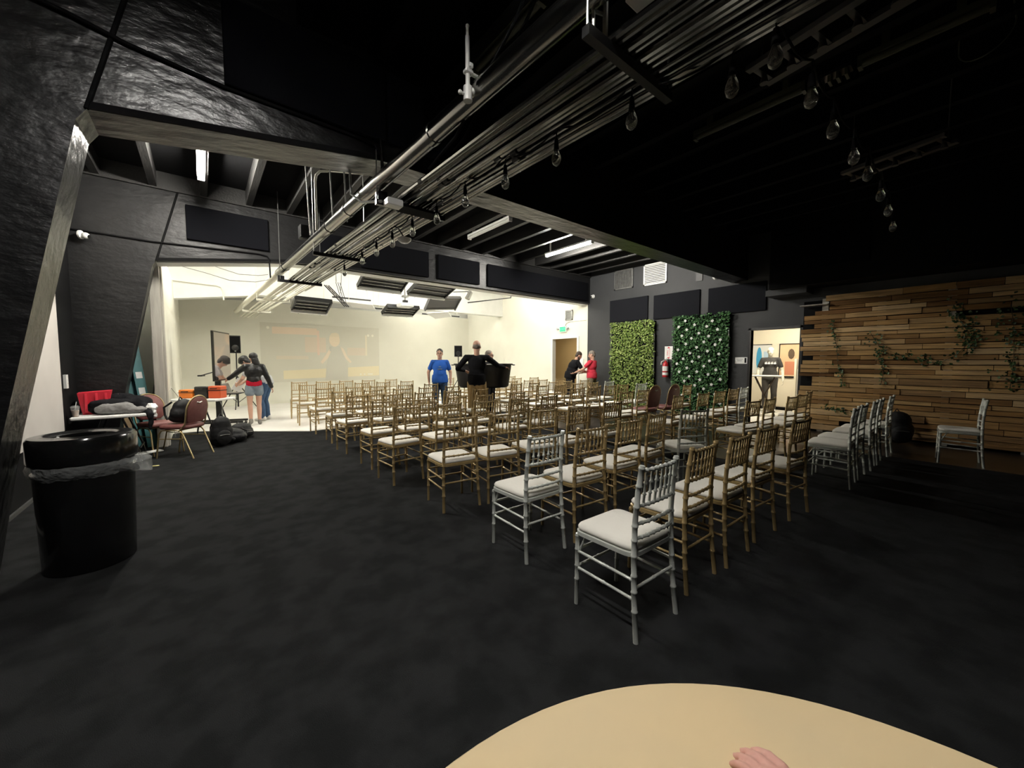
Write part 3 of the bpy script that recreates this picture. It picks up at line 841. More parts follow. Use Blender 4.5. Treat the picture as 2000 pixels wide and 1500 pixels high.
fixture('small black studio light hanging below the white projector', [(4.23, 11.2, 3.03), (5.19, 11.2, 3.05), (5.46, 11.7, 2.89), (4.38, 11.7, 2.86)])
fixture('grey studio light with a yellow sticker on its case', [(4.99, 9.9, 3.18), (5.95, 9.9, 3.27), (6.17, 10.3, 2.99), (5.09, 10.3, 2.89)], tubes=2, rim=False, sticker=True)
for o in COL.objects:
    if o.parent and o.parent.get('label', '').startswith('grey studio') and o.name.startswith('housing'):
        o.data.materials[0] = mat('grey_case', (0.12, 0.12, 0.12), 0.4)
# white reflector flats
for pts, lab in (([(6.03, 12.2, 3.07), (6.88, 12.2, 3.18), (7.26, 12.6, 3.07), (6.59, 12.6, 2.95)], 'white reflector board hanging below the grey studio light'),
                 ([(3.3, 11.6, 3.12), (4.0, 11.6, 3.1), (4.2, 11.9, 3.0), (3.5, 11.9, 3.02)], 'white reflector board hanging between the two black studio lights')):
    P = [Vector(p) for p in pts]
    b = MB()
    up = Vector((0, 0, 0.02))
    b.add(P + [p + up for p in P], [(0,1,2,3), (7,6,5,4), (0,4,5,1), (1,5,6,2), (2,6,7,3), (3,7,4,0)])
    o = tag(b.build('reflector_board', M['white_plastic']), lab, 'reflector')
    for p in (P[0], P[1]):
        MB().tube([p + Vector((0.05, 0.05, 0.01)), (p.x + 0.05, p.y + 0.05, CEIL)], 0.006, 6).build('hanger_rod', M['white_pipe'], o)
# folded scissor hanger seen end-on
t = thing('scissor_hanger', 'folded metal scissor hanger slung beside the pipe rack', 'hanger', (2.72, 10.5, 2.82))
for dx in (0.0, 0.05, 0.10):
    b = MB(); b.tube([(0.20 + dx, 0, 0.02), (-0.27 + dx, 0.05, 0.52)], 0.014, 6); b.tube([(0.14 + dx, 0, 0.08), (0.0 + dx, 0.03, 0.62)], 0.008, 6)
    b.build('arm', M['black_metal'], t)
b = MB()
for i in range(6):
    q = i / 5
    b.tube([(0.20 - 0.45*q, 0.0, 0.04 + 0.46*q), (0.30 - 0.45*q, 0.02, 0.02 + 0.46*q)], 0.009, 6)
b.build('cross_bar', M['steel'], t)
b = MB(); b.tube([(0.0, 0, 0.62), (0.0, 0, CEIL - 2.82)], 0.008, 6); b.tube([(0.1, 0, 0.35), (0.18, 0, CEIL - 2.82)], 0.006, 6); b.build('hanger_rod', M['black_metal'], t)
# projector
t = thing('projector', 'white projector on a ceiling mount over the stage', 'projector', (4.55, 10.5, 2.96))
MB().rbox(-0.2, -0.15, 0.0, 0.2, 0.15, 0.11, 0.02).build('body', M['white_plastic'], t)
b = MB(); b.lathe([(0.05, 0), (0.05, 0.05), (0.04, 0.055)], 14, Matrix.Translation((0.08, 0.15, 0.055)) @ Matrix.Rotation(-PI/2, 4, 'X')); b.build('lens', M['black_gloss'], t, True)
MB().tube([(0, 0, 0.11), (0, 0, 0.28)], 0.02, 10).box(-0.08, -0.06, 0.28, 0.08, 0.06, 0.33).tube([(0, 0, 0.33), (0, 0, CEIL - 2.96)], 0.025, 10).build('mount', M['steel'], t)
MB().box(-0.06, -0.04, 0.14, 0.07, 0.05, 0.2).build('bracket', M['black_metal'], t)
# ceiling speaker and pipes at right
t = thing('spot_lamp', 'dark cylinder spot lamp on a thin pipe under the stage beam', 'lamp', (6.68, 10.5, 3.52))
MB().lathe([(0.03, -0.14), (0.085, -0.13), (0.085, 0.12), (0.05, 0.15)], 14, Matrix.Rotation(0.5, 4, 'Y')).build('can', M['dark_steel'], t, True)
MB().tube([(0, 0, 0.1), (0, 0, CEIL - 3.52)], 0.012, 6).tube([(-0.9, 0.0, 0.0), (0, 0, 0.12)], 0.012, 6).build('arm', M['black_metal'], t)
b = MB(); b.tube([(6.9, 10.9, 3.36), (8.7, 10.9, 3.70), (8.9, 10.9, CEIL)], 0.02, 8)
tag(b.build('grip_pipe', M['black_metal'], None, 60), 'black pipe slanting under the stage ceiling', 'pipe')
b = MB(); b.tube([(9.75, 9.2, 3.55), (9.70, 9.2, 3.38), (9.72, 9.2, 3.30)], 0.015, 6)
# black batten tracks between fixtures
for (x0, x1, y, z, lab) in ((3.0, 4.1, 12.0, 3.27, 'short black track under the white ceiling'), (3.7, 4.6, 12.4, 3.10, 'short black track below the white ceiling'), (6.1, 7.6, 12.6, 3.08, 'thin black track behind the white reflector board')):
    o = MB().box(x0, y, z, x1, y + 0.05, z + 0.04).build('track', M['black_metal'])
    tag(o, lab, 'track')
    for xx in (x0 + 0.1, x1 - 0.1):
        MB().tube([(xx, y + 0.025, z + 0.04), (xx, y + 0.025, CEIL)], 0.006, 6).build('hanger_rod', M['white_pipe'], o)
# cables under the white ceiling at the left
for pts, lab in (([(-0.30, 8.9, 3.10), (0.1, 8.9, 3.02), (0.45, 8.9, 2.93), (0.85, 8.9, 2.95), (1.05, 8.8, 3.0)], 'pale cable sagging beneath the stage beam'),
                 ([(0.25, 8.95, 3.16), (0.6, 8.95, 3.07), (0.9, 8.9, 3.08), (1.05, 8.8, 3.1)], 'second pale cable under the stage beam')):
    b = MB(); b.tube(pts, 0.006, 6); tag(b.build('cable', M['steel'], None, 60), lab, 'cable')
b = MB(); b.tube([(-0.7, 13.17 - 0.36, 3.45), (0.35, 12.81, 3.42), (0.46, 12.81, 3.38), (0.50, 12.8, 3.25), (0.5, 12.8, 3.05)], 0.018, 8)
tag(b.build('conduit', M['white_pipe'], None, 60), 'white conduit bent down the white frame above the stage', 'conduit')

# ---------------------------------------------------------------- projected picture on the back wall, its light put into flat colours
t = thing('projected_picture', 'faint projected picture of a man holding a microphone', 'projected picture', (0, BACK - 0.004, 0))
def flat(name, pts, col, lift=0.0, label=None, em=0.0):
    n = len(pts); y = -0.002 - lift
    b = MB(); b.add([(x, y, z) for x, z in pts] + [(x, 0.0, z) for x, z in pts], [tuple(range(n)), tuple(range(2*n-1, n-1, -1))] + [(i, (i+1) % n, (i+1) % n + n, i + n) for i in range(n)])
    wall = (0.70, 0.69, 0.60)
    col = tuple(wall[i] + (col[i] - wall[i]) * 0.55 for i in range(3))
    mm = mat('light_' + name + '_%d%d%d' % tuple(int(c * 99) for c in col), col, 0.8, spec=0.0)
    return tag(b.build(name, mm, t), label)
def R4(x0, z0, x1, z1): return [(x0, z0), (x1, z0), (x1, z1), (x0, z1)]
flat('backdrop', R4(1.55, 0.70, 5.58, 2.75), (0.60, 0.58, 0.49), 0.0)
flat('window_glow', R4(1.9, 2.38, 3.3, 2.62), (0.82, 0.60, 0.44), 0.001, 'orange strip in the picture')
flat('back_shelf', R4(2.0, 1.5, 3.0, 1.62), (0.70, 0.60, 0.47), 0.001)
flat('shelf', R4(2.9, 1.75, 3.6, 2.3), (0.72, 0.57, 0.44), 0.001)
flat('post', R4(3.30, 1.65, 3.38, 2.55), (0.82, 0.55, 0.42), 0.0015)
flat('post', R4(5.03, 1.65, 5.10, 2.45), (0.80, 0.72, 0.55), 0.0015)
flat('bottle_row', R4(4.35, 1.65, 5.03, 1.95), (0.70, 0.58, 0.46), 0.001)
flat('counter', [(2.2, 0.80), (5.56, 0.86), (5.56, 1.24), (2.2, 1.10)], (0.82, 0.70, 0.42), 0.001, 'yellow counter in the picture')
shirt = [(3.55, 0.74), (4.35, 0.74), (4.36, 1.25), (4.28, 1.75), (4.12, 1.98), (3.95, 2.03), (3.78, 2.0), (3.70, 1.72), (3.60, 1.25)]
flat('shirt', shirt, (0.52, 0.51, 0.45), 0.003)
flat('arm', [(3.70, 1.86), (3.80, 1.88), (3.66, 1.55), (3.46, 1.33), (3.40, 1.40), (3.55, 1.62)], (0.84, 0.66, 0.50), 0.004)
flat('arm', [(4.10, 1.98), (4.22, 1.90), (4.34, 1.62), (4.50, 1.40), (4.44, 1.36), (4.28, 1.52), (4.18, 1.75)], (0.84, 0.68, 0.52), 0.004)
head = [(3.90 + 0.19 * math.cos(i / 14 * 2 * PI), 2.22 + 0.25 * math.sin(i / 14 * 2 * PI)) for i in range(14)]
flat('face', head, (0.88, 0.70, 0.50), 0.004)
flat('cap', [(3.72, 2.34), (4.08, 2.34), (4.05, 2.45), (3.95, 2.5), (3.80, 2.47)], (0.80, 0.66, 0.46), 0.005)
flat('microphone', R4(3.72, 1.80, 3.79, 1.98), (0.45, 0.44, 0.40), 0.005)
for i, x in enumerate((4.83, 4.98)):
    flat('button', [(x + 0.035 * math.cos(k / 10 * 2 * PI), 0.92 + 0.035 * math.sin(k / 10 * 2 * PI)) for k in range(10)], (0.92, 0.88, 0.74), 0.004)
flat('button', R4(5.1, 0.89, 5.3, 0.95), (0.92, 0.88, 0.74), 0.004)
for (x, z) in ((1.78, 2.58), (5.15, 2.44), (5.32, 2.44)):
    flat('lamp_spot', [(x + 0.045 * math.cos(k / 10 * 2 * PI), z + 0.05 * math.sin(k / 10 * 2 * PI)) for k in range(10)], (0.92, 0.88, 0.76), 0.004)

# ---------------------------------------------------------------- loudspeakers on tripods
def speaker(loc, rz, top, label, slabel, h=0.52, w=0.27):
    s = thing('speaker_stand', slabel, 'speaker stand', loc, rz)
    z0 = top - h
    MB().tube([(0, 0, 0.05), (0, 0, 0.95)], 0.022, 10).build('pole', M['black_metal'], s, 60)
    MB().tube([(0, 0, 0.9), (0, 0, z0)], 0.016, 10).build('upper_pole', M['black_metal'], s, 60)
    MB().lathe([(0.035, 0.88), (0.035, 0.96)], 12).build('collar', M['black_metal'], s, True)
    for k in range(3):
        q = k * 2 * PI / 3 + 0.5
        c, sn = math.cos(q), math.sin(q)
        b = MB(); b.tube([(0.03*c, 0.03*sn, 0.74), (0.5*c, 0.5*sn, 0.01)], 0.014, 8); b.build('leg', M['black_metal'], s, 60)
        b = MB(); b.tube([(0.02*c, 0.02*sn, 0.18), (0.27*c, 0.27*sn, 0.37)], 0.009, 6); b.build('brace', M['black_metal'], s, 60)
    t = thing('loudspeaker', label, 'loudspeaker', (loc[0], loc[1], loc[2] + z0), rz)
    b = MB(); b.prism([(-w/2, -0.13), (w/2, -0.13), (w/2*0.65, 0.13), (-w/2*0.65, 0.13)], 0.0, h, 'z'); b.build('cabinet', M['dark_plastic'], t)
    MB().box(-w/2 + 0.015, -0.138, 0.02, w/2 - 0.015, -0.13, h - 0.03).build('grille', M['black_matte'], t)
    b = MB(); b.lathe([(0.09, 0), (0.07, 0.004), (0.02, 0.006)], 18, Matrix.Translation((0, -0.139, h*0.3)) @ Matrix.Rotation(PI/2, 4, 'X')); b.build('woofer', M['dark_plastic'], t, True)
    MB().box(-0.018, -0.143, 0.045, 0.018, -0.139, 0.075).build('badge', M['steel'], t)
speaker((0.80, 14.2, 0.012), math.radians(-10), 2.18, 'black loudspeaker on tripod beside the standing screen', 'black tripod stand behind the standing screen')
speaker((7.29, 12.2, 0.012), math.radians(-30), 1.98, 'black loudspeaker on pole between the man in blue and the man in black', 'black speaker stand between the man in blue and the man in black', 0.40, 0.28)

# ---------------------------------------------------------------- screen on a rolling stand
t = thing('rolling_screen', 'glossy screen on a black rolling stand at the stage edge', 'screen', (0.24, 10.62, 0.012), math.radians(70))
M['screen'] = mat('glossy_screen', (0.62, 0.56, 0.54), 0.05, metal=0.92, spec=0.5)
MB().rbox(-0.03, -0.06, 0.10, 0.05, 0.04, 1.56, 0.006).build('post', M['black_metal'], t)
MB().box(-0.46, -0.115, 1.0, 0.46, -0.075, 2.06).build('bezel', M['black_gloss'], t)
tag(MB().box(-0.435, -0.119, 1.03, 0.435, -0.1151, 2.035).build('display', M['screen'], t), 'grey reflecting display glass')
for s in (-1, 1):
    b = MB(); b.box(s*0.16 - 0.025, -0.50, 0.07, s*0.16 + 0.025, 0.40, 0.115); b.build('foot', M['black_metal'], t)
    for yy in (-0.46, 0.36):
        w = thing('caster', None, None); w.parent = t; w.location = (s*0.16, yy, 0.032)
        b = MB(); b.lathe([(0.012, -0.012), (0.032, -0.01), (0.032, 0.01), (0.012, 0.012)], 14, Matrix.Rotation(PI/2, 4, 'Y')); b.build('wheel', M['black_gloss'], w, True)
        MB().box(-0.018, -0.015, 0.02, 0.018, 0.015, 0.045).build('fork', M['steel'], w)
MB().box(-0.18, -0.03, 0.075, 0.18, 0.03, 0.11).build('base_bar', M['black_metal'], t)
tag(MB().box(-0.22, -0.44, 0.70, 0.22, -0.08, 0.715).build('tray', M['black_metal'], t), 'laptop tray')
MB().tube([(0, -0.05, 1.22), (-0.18, 0.22, 1.12)], 0.012, 8).box(-0.26, 0.18, 1.1, -0.1, 0.26, 1.13).build('arm', M['black_metal'], t)
lp = thing('laptop', 'open grey laptop on the tray of the rolling screen', 'laptop', (0.53, 10.48, 0.729), math.radians(64))
MB().rbox(-0.16, -0.12, 0, 0.16, 0.11, 0.016, 0.004).build('base', M['steel'], lp)
MB().rbox(-0.16, 0, 0, 0.16, 0.012, 0.22, 0.004, Matrix.Translation((0, 0.105, 0.012)) @ Matrix.Rotation(-0.35, 4, 'X')).build('lid', M['steel'], lp)

# ---------------------------------------------------------------- things on the side walls
# exit sign
t = thing('exit_sign', 'small green lit exit sign over the stage door', 'exit sign', (WR - 0.004, 9.37, 2.54))
MB().box(-0.05, -0.16, -0.10, 0, 0.16, 0.10).build('housing', M['white_plastic'], t)
MB().box(-0.054, -0.135, -0.08, -0.05, 0.135, 0.08).build('panel', mat('exit_green', (0.02, 0.45, 0.18), 0.5, emit=(0.0, 0.55, 0.12), estr=0.22), t)
text_mesh('EXIT', 0.12, mat('exit_letters', (0.2, 0.9, 0.5), 0.5, emit=(0.03, 0.9, 0.25), estr=0.5), 'lettering', t, Matrix.Translation((-0.0545, 0, 0)) @ FACE_NEG_X)
for s in (-1, 1):
    b = MB(); b.lathe([(0.03, -0.03), (0.045, 0.02), (0.02, 0.035)], 12, Matrix.Translation((-0.05, s*0.23, 0.02)) @ Matrix.Rotation(-PI/2, 4, 'Y')); b.tube([(-0.03, s*0.15, 0), (-0.04, s*0.22, 0.02)], 0.012, 6)
    b.build('lamp_head', M['steel'], t, True)
b = MB(); b.tube([(WR - 0.015, 9.30, 2.65), (WR - 0.015, 9.24, 2.74), (WR - 0.015, 9.1, 2.78), (WR - 0.015, 8.36, 2.78)], 0.012, 8)
tag(b.build('conduit', M['white_pipe'], None, 60), 'white conduit bending up from the exit sign', 'conduit')
def vent(y0, y1, z0, z1, label, nsl, m='steel', vertical=False):
    t = thing('wall_vent', label, 'vent', (WR - 0.002, 0, 0))
    b = MB(); f = 0.04
    b.box(-0.03, y0, z0, 0, y0 + f, z1).box(-0.03, y1 - f, z0, 0, y1, z1).box(-0.03, y0, z0, 0, y1, z0 + f).box(-0.03, y0, z1 - f, 0, y1, z1)
    b.build('frame', M[m], t)
    b = MB()
    for i in range(nsl):
        if vertical:
            y = y0 + f + (y1 - y0 - 2*f) * (i + 0.5) / nsl
            b.box(-0.022, y - 0.008, z0 + f, -0.008, y + 0.008, z1 - f)
        else:
            z = z0 + f + (z1 - z0 - 2*f) * (i + 0.5) / nsl
            b.box(-0.006, y0 + f, -0.014, 0.006, y1 - f, 0.014, Matrix.Translation((-0.016, 0, z)) @ Matrix.Rotation(0.5, 4, 'Y'))
    b.build('louvres', M[m], t)
    MB().box(-0.004, y0 + f, z0 + f, 0, y1 - f, z1 - f).build('backing', M['joist'], t)
vent(6.61, 7.26, 3.57, 4.15, 'grey grille high on the charcoal wall, nearer the stage', 22, 'steel', True)
vent(5.57, 6.27, 3.55, 4.14, 'bright louvred vent high on the charcoal wall beside the grey grille', 11, 'white_plastic')
vent(8.95, 9.27, 2.83, 3.17, 'white vent above the exit sign', 10, 'steel')
for (x, y, z, lab, rz) in ((WR, 8.08, 3.50, 'white dome camera at the corner by the stage', 0), (WR, 4.32, 3.48, 'white camera high on the wall under the beam end', 0.5), (-1.28, 8.14, 3.22, 'white round camera on the sloping leg', PI - 0.4)):
    t = thing('security_camera', lab, 'camera', (x, y, z), rz)
    MB().lathe([(0.06, 0), (0.06, 0.02), (0.035, 0.03)], 16, Matrix.Rotation(-PI/2, 4, 'Y')).build('base', M['white_plastic'], t, True)
    MB().ell((-0.065, 0, -0.01), 0.045, 14, 10).build('ball', M['white_plastic'], t, True)
    MB().lathe([(0.026, 0), (0.024, 0.012), (0.005, 0.014)], 12, Matrix.Translation((-0.10, 0.0, -0.02)) @ Matrix.Rotation(-PI/2, 4, 'Y')).build('lens', M['black_gloss'], t, True)
tag(MB().box(WR - 0.02, 4.62, 3.45, WR - 0.002, 4.78, 3.85).build('wall_box', mat('grey_box', (0.03, 0.03, 0.031), 0.5)), 'small grey box on the charcoal wall above the acoustic panels', 'box')
tag(MB().rbox(WR - 0.02, 8.45, 1.30, WR - 0.002, 8.6, 1.52, 0.006).build('keypad', M['white_plastic']), 'white keypad beside the stage door', 'keypad')
# fire extinguisher and sign
t = thing('fire_sign', 'white sign with red lettering above the extinguisher', 'sign', (WR - 0.004, 5.47, 1.66))
MB().box(-0.006, -0.115, -0.175, 0, 0.115, 0.175).build('plate', M['white_plastic'], t)
red = mat('sign_red', (0.62, 0.03, 0.06), 0.5)
ROT90 = Matrix.Rotation(PI/2, 4, 'Z')
text_mesh('FIRE', 0.062, red, 'lettering', t, Matrix.Translation((-0.0065, 0.03, 0)) @ FACE_NEG_X @ ROT90 @ Matrix.Scale(1.3, 4, (1, 0, 0)))
text_mesh('EXTINGUISHER', 0.042, red, 'lettering', t, Matrix.Translation((-0.0065, -0.025, 0)) @ FACE_NEG_X @ ROT90 @ Matrix.Scale(0.75, 4, (1, 0, 0)))
for s in (-1, 1):
    b = MB(); b.prism([(-0.045, s*0.12), (0.045, s*0.12), (0, s*0.165)], -0.008, -0.0062, 'x'); b.build('arrow', red, t)
t = thing('fire_extinguisher', 'red fire extinguisher hung between the two hedge panels', 'fire extinguisher', (WR - 0.10, 5.50, 1.0))
MB().lathe([(0.01, 0.0), (0.07, 0.005), (0.078, 0.03), (0.078, 0.33), (0.06, 0.39), (0.025, 0.42), (0.025, 0.45)], 20).build('cylinder', mat('extinguisher_red', (0.45, 0.02, 0.025), 0.3), t, True)
b = MB(); b.lathe([(0.0795, 0.17), (0.0795, 0.30)], 20, cap=False); tag(b.build('label_band', M['white_plastic'], t, True), 'white label band')
b = MB(); b.lathe([(0.0795, 0.06), (0.0795, 0.13)], 20, cap=False); b.build('label_band', M['white_plastic'], t, True)
MB().box(-0.02, -0.06, 0.45, 0.02, 0.06, 0.475).box(-0.015, -0.09, 0.49, 0.015, 0.05, 0.505, Matrix.Rotation(0.15, 4, 'X')).build('handle', M['steel'], t)
b = MB(); b.tube([(0, 0.03, 0.46), (0, 0.12, 0.42), (-0.01, 0.125, 0.34)], 0.012, 8); b.build('hose', M['white_plastic'], t, True)
MB().box(0.075, -0.03, 0.1, 0.098, 0.03, 0.48).build('bracket', M['steel'], t)
t = thing('door_sign', 'small white sign on the wall beside the shop doorway', 'sign', (WR - 0.004, 3.67, 1.45))
MB().box(-0.006, -0.13, -0.075, 0, 0.13, 0.075).build('plate', M['white_plastic'], t)
for z, w in ((0.03, 0.07), (-0.005, 0.05)):
    MB().box(-0.0072, 0.03 - w, z - 0.006, -0.006, 0.03 + w, z + 0.006).build('text_line', mat('sign_grey', (0.25, 0.25, 0.25), 0.6), t)
MB().box(-0.0072, -0.115, -0.055, -0.006, -0.075, 0.06).build('symbol', M['black_matte'], t)

# ---------------------------------------------------------------- hedge panels
def leaves(mb, n, y0, y1, z0, z1, x, size, seed, depth=0.09):
    r = random.Random(seed)
    for i in range(n):
        y = r.uniform(y0, y1); z = r.uniform(z0, z1)
        c = Vector((x - r.uniform(0, depth), y, z))
        s = size * r.uniform(0.7, 1.3)
        rot = Euler((r.uniform(-0.9, 0.9), r.uniform(-1.0, 1.0), r.uniform(0, 2*PI))).to_matrix()
        base = Matrix(((0,0,-1),(-1,0,0),(0,1,0)))
        pts = [(-0.5*s, 0, 0), (0, 0.32*s, 0.10*s), (0.5*s, 0, 0), (0, -0.32*s, 0.10*s)]
        mb.add([c + base @ (rot @ Vector(p)) for p in pts], [(0, 1, 2), (0, 2, 3)])
def hedge(label, y0, y1, z1, cols, seed, flowers=0):
    t = thing('hedge_panel', label, 'hedge panel', (0, 0, 0), 0)
    tag(MB().box(WR - 0.10, y0, 0.006, WR - 0.004, y1, z1).build('backing_board', M['black_matte'], t), 'black backing board')
    b = MB(); leaves(b, 5200, y0 - 0.03, y1 + 0.02, 0.04, z1 + 0.03, WR - 0.10, 0.062, seed)
    lm = mat('hedge_' + str(seed), (1, 1, 1), 0.55, spec=0.35, island=cols)
    tag(b.build('foliage', lm, t), None, None, None, 'stuff')
    tag(MB().box(WR - 0.12, y0 - 0.02, 1.0, WR - 0.08, y0 - 0.005, z1 - 0.35).build('edge_batten', M['steel'], t), 'pale edge batten')
    r = random.Random(seed + 1)
    for i in range(flowers):
        y = y0 + 0.1 + (y1 - y0 - 0.2) * ((i * 0.618) % 1.0) + r.uniform(-0.04, 0.04); z = 0.4 + (z1 - 0.5) * (i + r.uniform(0.1, 0.9)) / flowers
        b = MB(); c = Vector((WR - 0.205, y, z)); ph = r.uniform(0, 1)
        for k in range(5):
            q = 2 * PI * k / 5 + ph
            d = Vector((-0.012, math.cos(q), math.sin(q)))
            e = Vector((0, -math.sin(q), math.cos(q)))
            b.add([c, c + d*0.024 + e*0.014, c + d*0.042, c + d*0.024 - e*0.014], [(0, 1, 2), (0, 2, 3)])
        b.ell(c + Vector((-0.006, 0, 0)), 0.008, 6, 4)
        b.build('flower', M['white_plastic'], t)
hedge('light green artificial hedge panel standing on the charcoal wall', 5.86, 7.27, 2.55, [(0.04, 0.07, 0.012), (0.17, 0.26, 0.055), (0.28, 0.38, 0.10), (0.42, 0.50, 0.18)], 21)
hedge('dark green artificial hedge panel dotted with white flowers', 3.93, 5.27, 2.57, [(0.010, 0.035, 0.012), (0.035, 0.10, 0.035), (0.07, 0.18, 0.06), (0.15, 0.29, 0.13)], 33, 46)

# ---------------------------------------------------------------- pallet wall
t = thing('pallet_wall', 'rustic wall of reclaimed pallet boards covering the side wall', 'pallet wall', (0, 0, 0))
r = random.Random(5)
b = MB(); b2 = MB()
z = 0.05; y_hi = 2.50; y_lo = -4.4
row = 0
while z < 2.68:
    h = r.choice((0.075, 0.085, 0.095, 0.10, 0.12))
    y = y_hi - r.choice((0.0, 0.02, 0.05, 0.0, 0.22 if 0.9 < z < 2.4 else 0.03))
    if z > 2.42: y = min(y, 2.12 - r.uniform(0, 0.12))
    while y > y_lo:
        L = r.uniform(0.45, 1.1)
        if y - L < y_lo: L = y - y_lo
        th = r.uniform(0.012, 0.045)
        if r.random() > 0.03:
            tilt = r.uniform(-0.006, 0.006)
            mt = Matrix.Translation((9.72, y, z)) @ Matrix.Rotation(tilt, 4, 'X')
            b.box(-th, -L + 0.004, 0.004, 0.005, -0.003, h - 0.007, mt)
        y -= L
    z += h
M['pallet'] = mat('pallet_boards', (0.55, 0.55, 0.55), 0.75, spec=0.2, col2=(1.15, 1.1, 1.0), vscale=3.5, vdetail=8, vlo=0.3, vhi=0.7, stretch=(3, 0.55, 9), bump=0.35, bscale=16,
    island=[(0.11, 0.055, 0.02), (0.36, 0.21, 0.085), (0.62, 0.42, 0.20), (0.20, 0.105, 0.04), (0.68, 0.50, 0.29), (0.44, 0.27, 0.115), (0.15, 0.075, 0.03)])
tag(b.build('boards', M['pallet'], t), None, None, None, 'stuff')
for yy in (2.12, 1.3, 0.45, -0.4, -1.3, -2.2, -3.2, -4.1):
    MB().box(9.725, yy - 0.05, 0.006, 9.80, yy + 0.05, 2.68).build('upright', M['white_trim'], t)
MB().box(9.80, -4.4, 0.006, 9.835, 2.49, 2.66).build('backing', M['black_matte'], t)
tag(MB().box(9.55, 2.05, 2.55, 9.73, 2.50, 2.565).build('loose_board', M['white_trim'], t), 'pale loose board end sticking out')
# ivy strands
M['ivy'] = mat('ivy_leaf', (1, 1, 1), 0.5, island=[(0.012, 0.03, 0.010), (0.03, 0.07, 0.02), (0.07, 0.13, 0.04)])
def ivy(label, pts, seed, n=70, spread=0.06, size=0.05):
    r = random.Random(seed)
    t = thing('ivy_strand', label, 'ivy', (0, 0, 0), 0, None)
    P = [Vector((9.668, y, z)) for y, z in pts]
    MB().tube(P, 0.004, 5).build('stem', mat('ivy_stem', (0.05, 0.04, 0.02), 0.8), t)
    b = MB()
    for i in range(n):
        k = r.uniform(0, len(P) - 1.001); j = int(k)
        c = P[j].lerp(P[j+1], k - j) + Vector((-r.uniform(0.005, 0.03), r.gauss(0, spread), r.gauss(0, spread)))
        s = size * r.uniform(0.6, 1.2)
        rot = Euler((r.uniform(-0.7, 0.7), r.uniform(-0.7, 0.7), r.uniform(0, 6.28))).to_matrix()
        base = Matrix(((0,0,-1),(-1,0,0),(0,1,0)))
        b.add([c + base @ (rot @ Vector(p)) for p in ((-0.5*s,0,0), (0,0.4*s,0.1*s), (0.5*s,0,0), (0,-0.4*s,0.1*s))], [(0,1,2),(0,2,3)])
    b.build('leaves', M['ivy'], t)
ivy('ivy strand hanging near the end of the pallet wall by the doorway', [(1.97, 2.22), (1.95, 1.95), (1.9, 1.7), (1.88, 1.4), (1.82, 1.2), (1.78, 1.0)], 1, 60, 0.035)
ivy('ivy strand trailing across the middle of the pallet wall', [(1.42, 1.95), (1.32, 1.75), (1.2, 1.55), (0.95, 1.5), (0.75, 1.45), (0.55, 1.4), (0.35, 1.55), (0.20, 1.8)], 2, 110, 0.05)
ivy('dense ivy clump high on the pallet wall', [(0.42, 2.35), (0.38, 2.2), (0.3, 2.0), (0.22, 1.85), (0.2, 1.7)], 3, 140, 0.07)
ivy('short ivy strand low on the pallet wall behind the chairs', [(2.05, 0.52), (1.85, 0.48), (1.65, 0.44), (1.45, 0.46)], 4, 50, 0.03)
ivy('ivy strand dropping from the second clump on the pallet wall', [(1.30, 1.65), (1.25, 1.4), (1.22, 1.2), (1.25, 1.0)], 6, 40, 0.035)
ivy('dark ivy growth at the far end of the pallet wall', [(-0.15, 2.3), (-0.2, 1.9), (-0.22, 1.4), (-0.2, 1.0)], 5, 150, 0.09)

# ================================================================ soft things
def blob(name, mb, material, parent=None, voxel=0.012, smooth=4, disp=0.0, dscale=0.12, loc=None):
    me = bpy.data.meshes.new(name)
    me.from_pydata(mb.v, [], mb.f)
    import bmesh
    bm = bmesh.new(); bm.from_mesh(me); bmesh.ops.recalc_face_normals(bm, faces=bm.faces); bm.to_mesh(me); bm.free()
    tmp = bpy.data.objects.new(name + '_tmp', me); COL.objects.link(tmp)
    r = tmp.modifiers.new('r', 'REMESH'); r.mode = 'VOXEL'; r.voxel_size = voxel; r.use_smooth_shade = True
    s = tmp.modifiers.new('s', 'SMOOTH'); s.factor = 0.5; s.iterations = smooth
    if disp:
        tx = bpy.data.textures.new(name + '_tex', 'CLOUDS'); tx.noise_scale = dscale; tx.noise_depth = 3
        d = tmp.modifiers.new('d', 'DISPLACE'); d.texture = tx; d.strength = disp; d.mid_level = 0.5; d.texture_coords = 'GLOBAL'
    dg = bpy.context.evaluated_depsgraph_get()
    out = bpy.data.meshes.new_from_object(tmp.evaluated_get(dg))
    bpy.data.objects.remove(tmp, do_unlink=True)
    out.materials.clear(); out.materials.append(material)
    for p in out.polygons: p.use_smooth = True
    o = bpy.data.objects.new(name, out); COL.objects.link(o)
    if parent is not None: o.parent = parent
    if loc is not None: o.location = loc
    return o
def limb(mb, p0, p1, r0, r1, n=12):
    p0 = Vector(p0); p1 = Vector(p1)
    mb.tube([p0, p0.lerp(p1, 0.5), p1], [r0, (r0 + r1) / 2, r1], n)
    mb.ell(p0, r0, n, 8); mb.ell(p1, r1, n, 8)
    return mb
M['pack'] = mat('black_nylon', (0.012, 0.012, 0.013), 0.6, spec=0.3, bump=0.2, bscale=200)
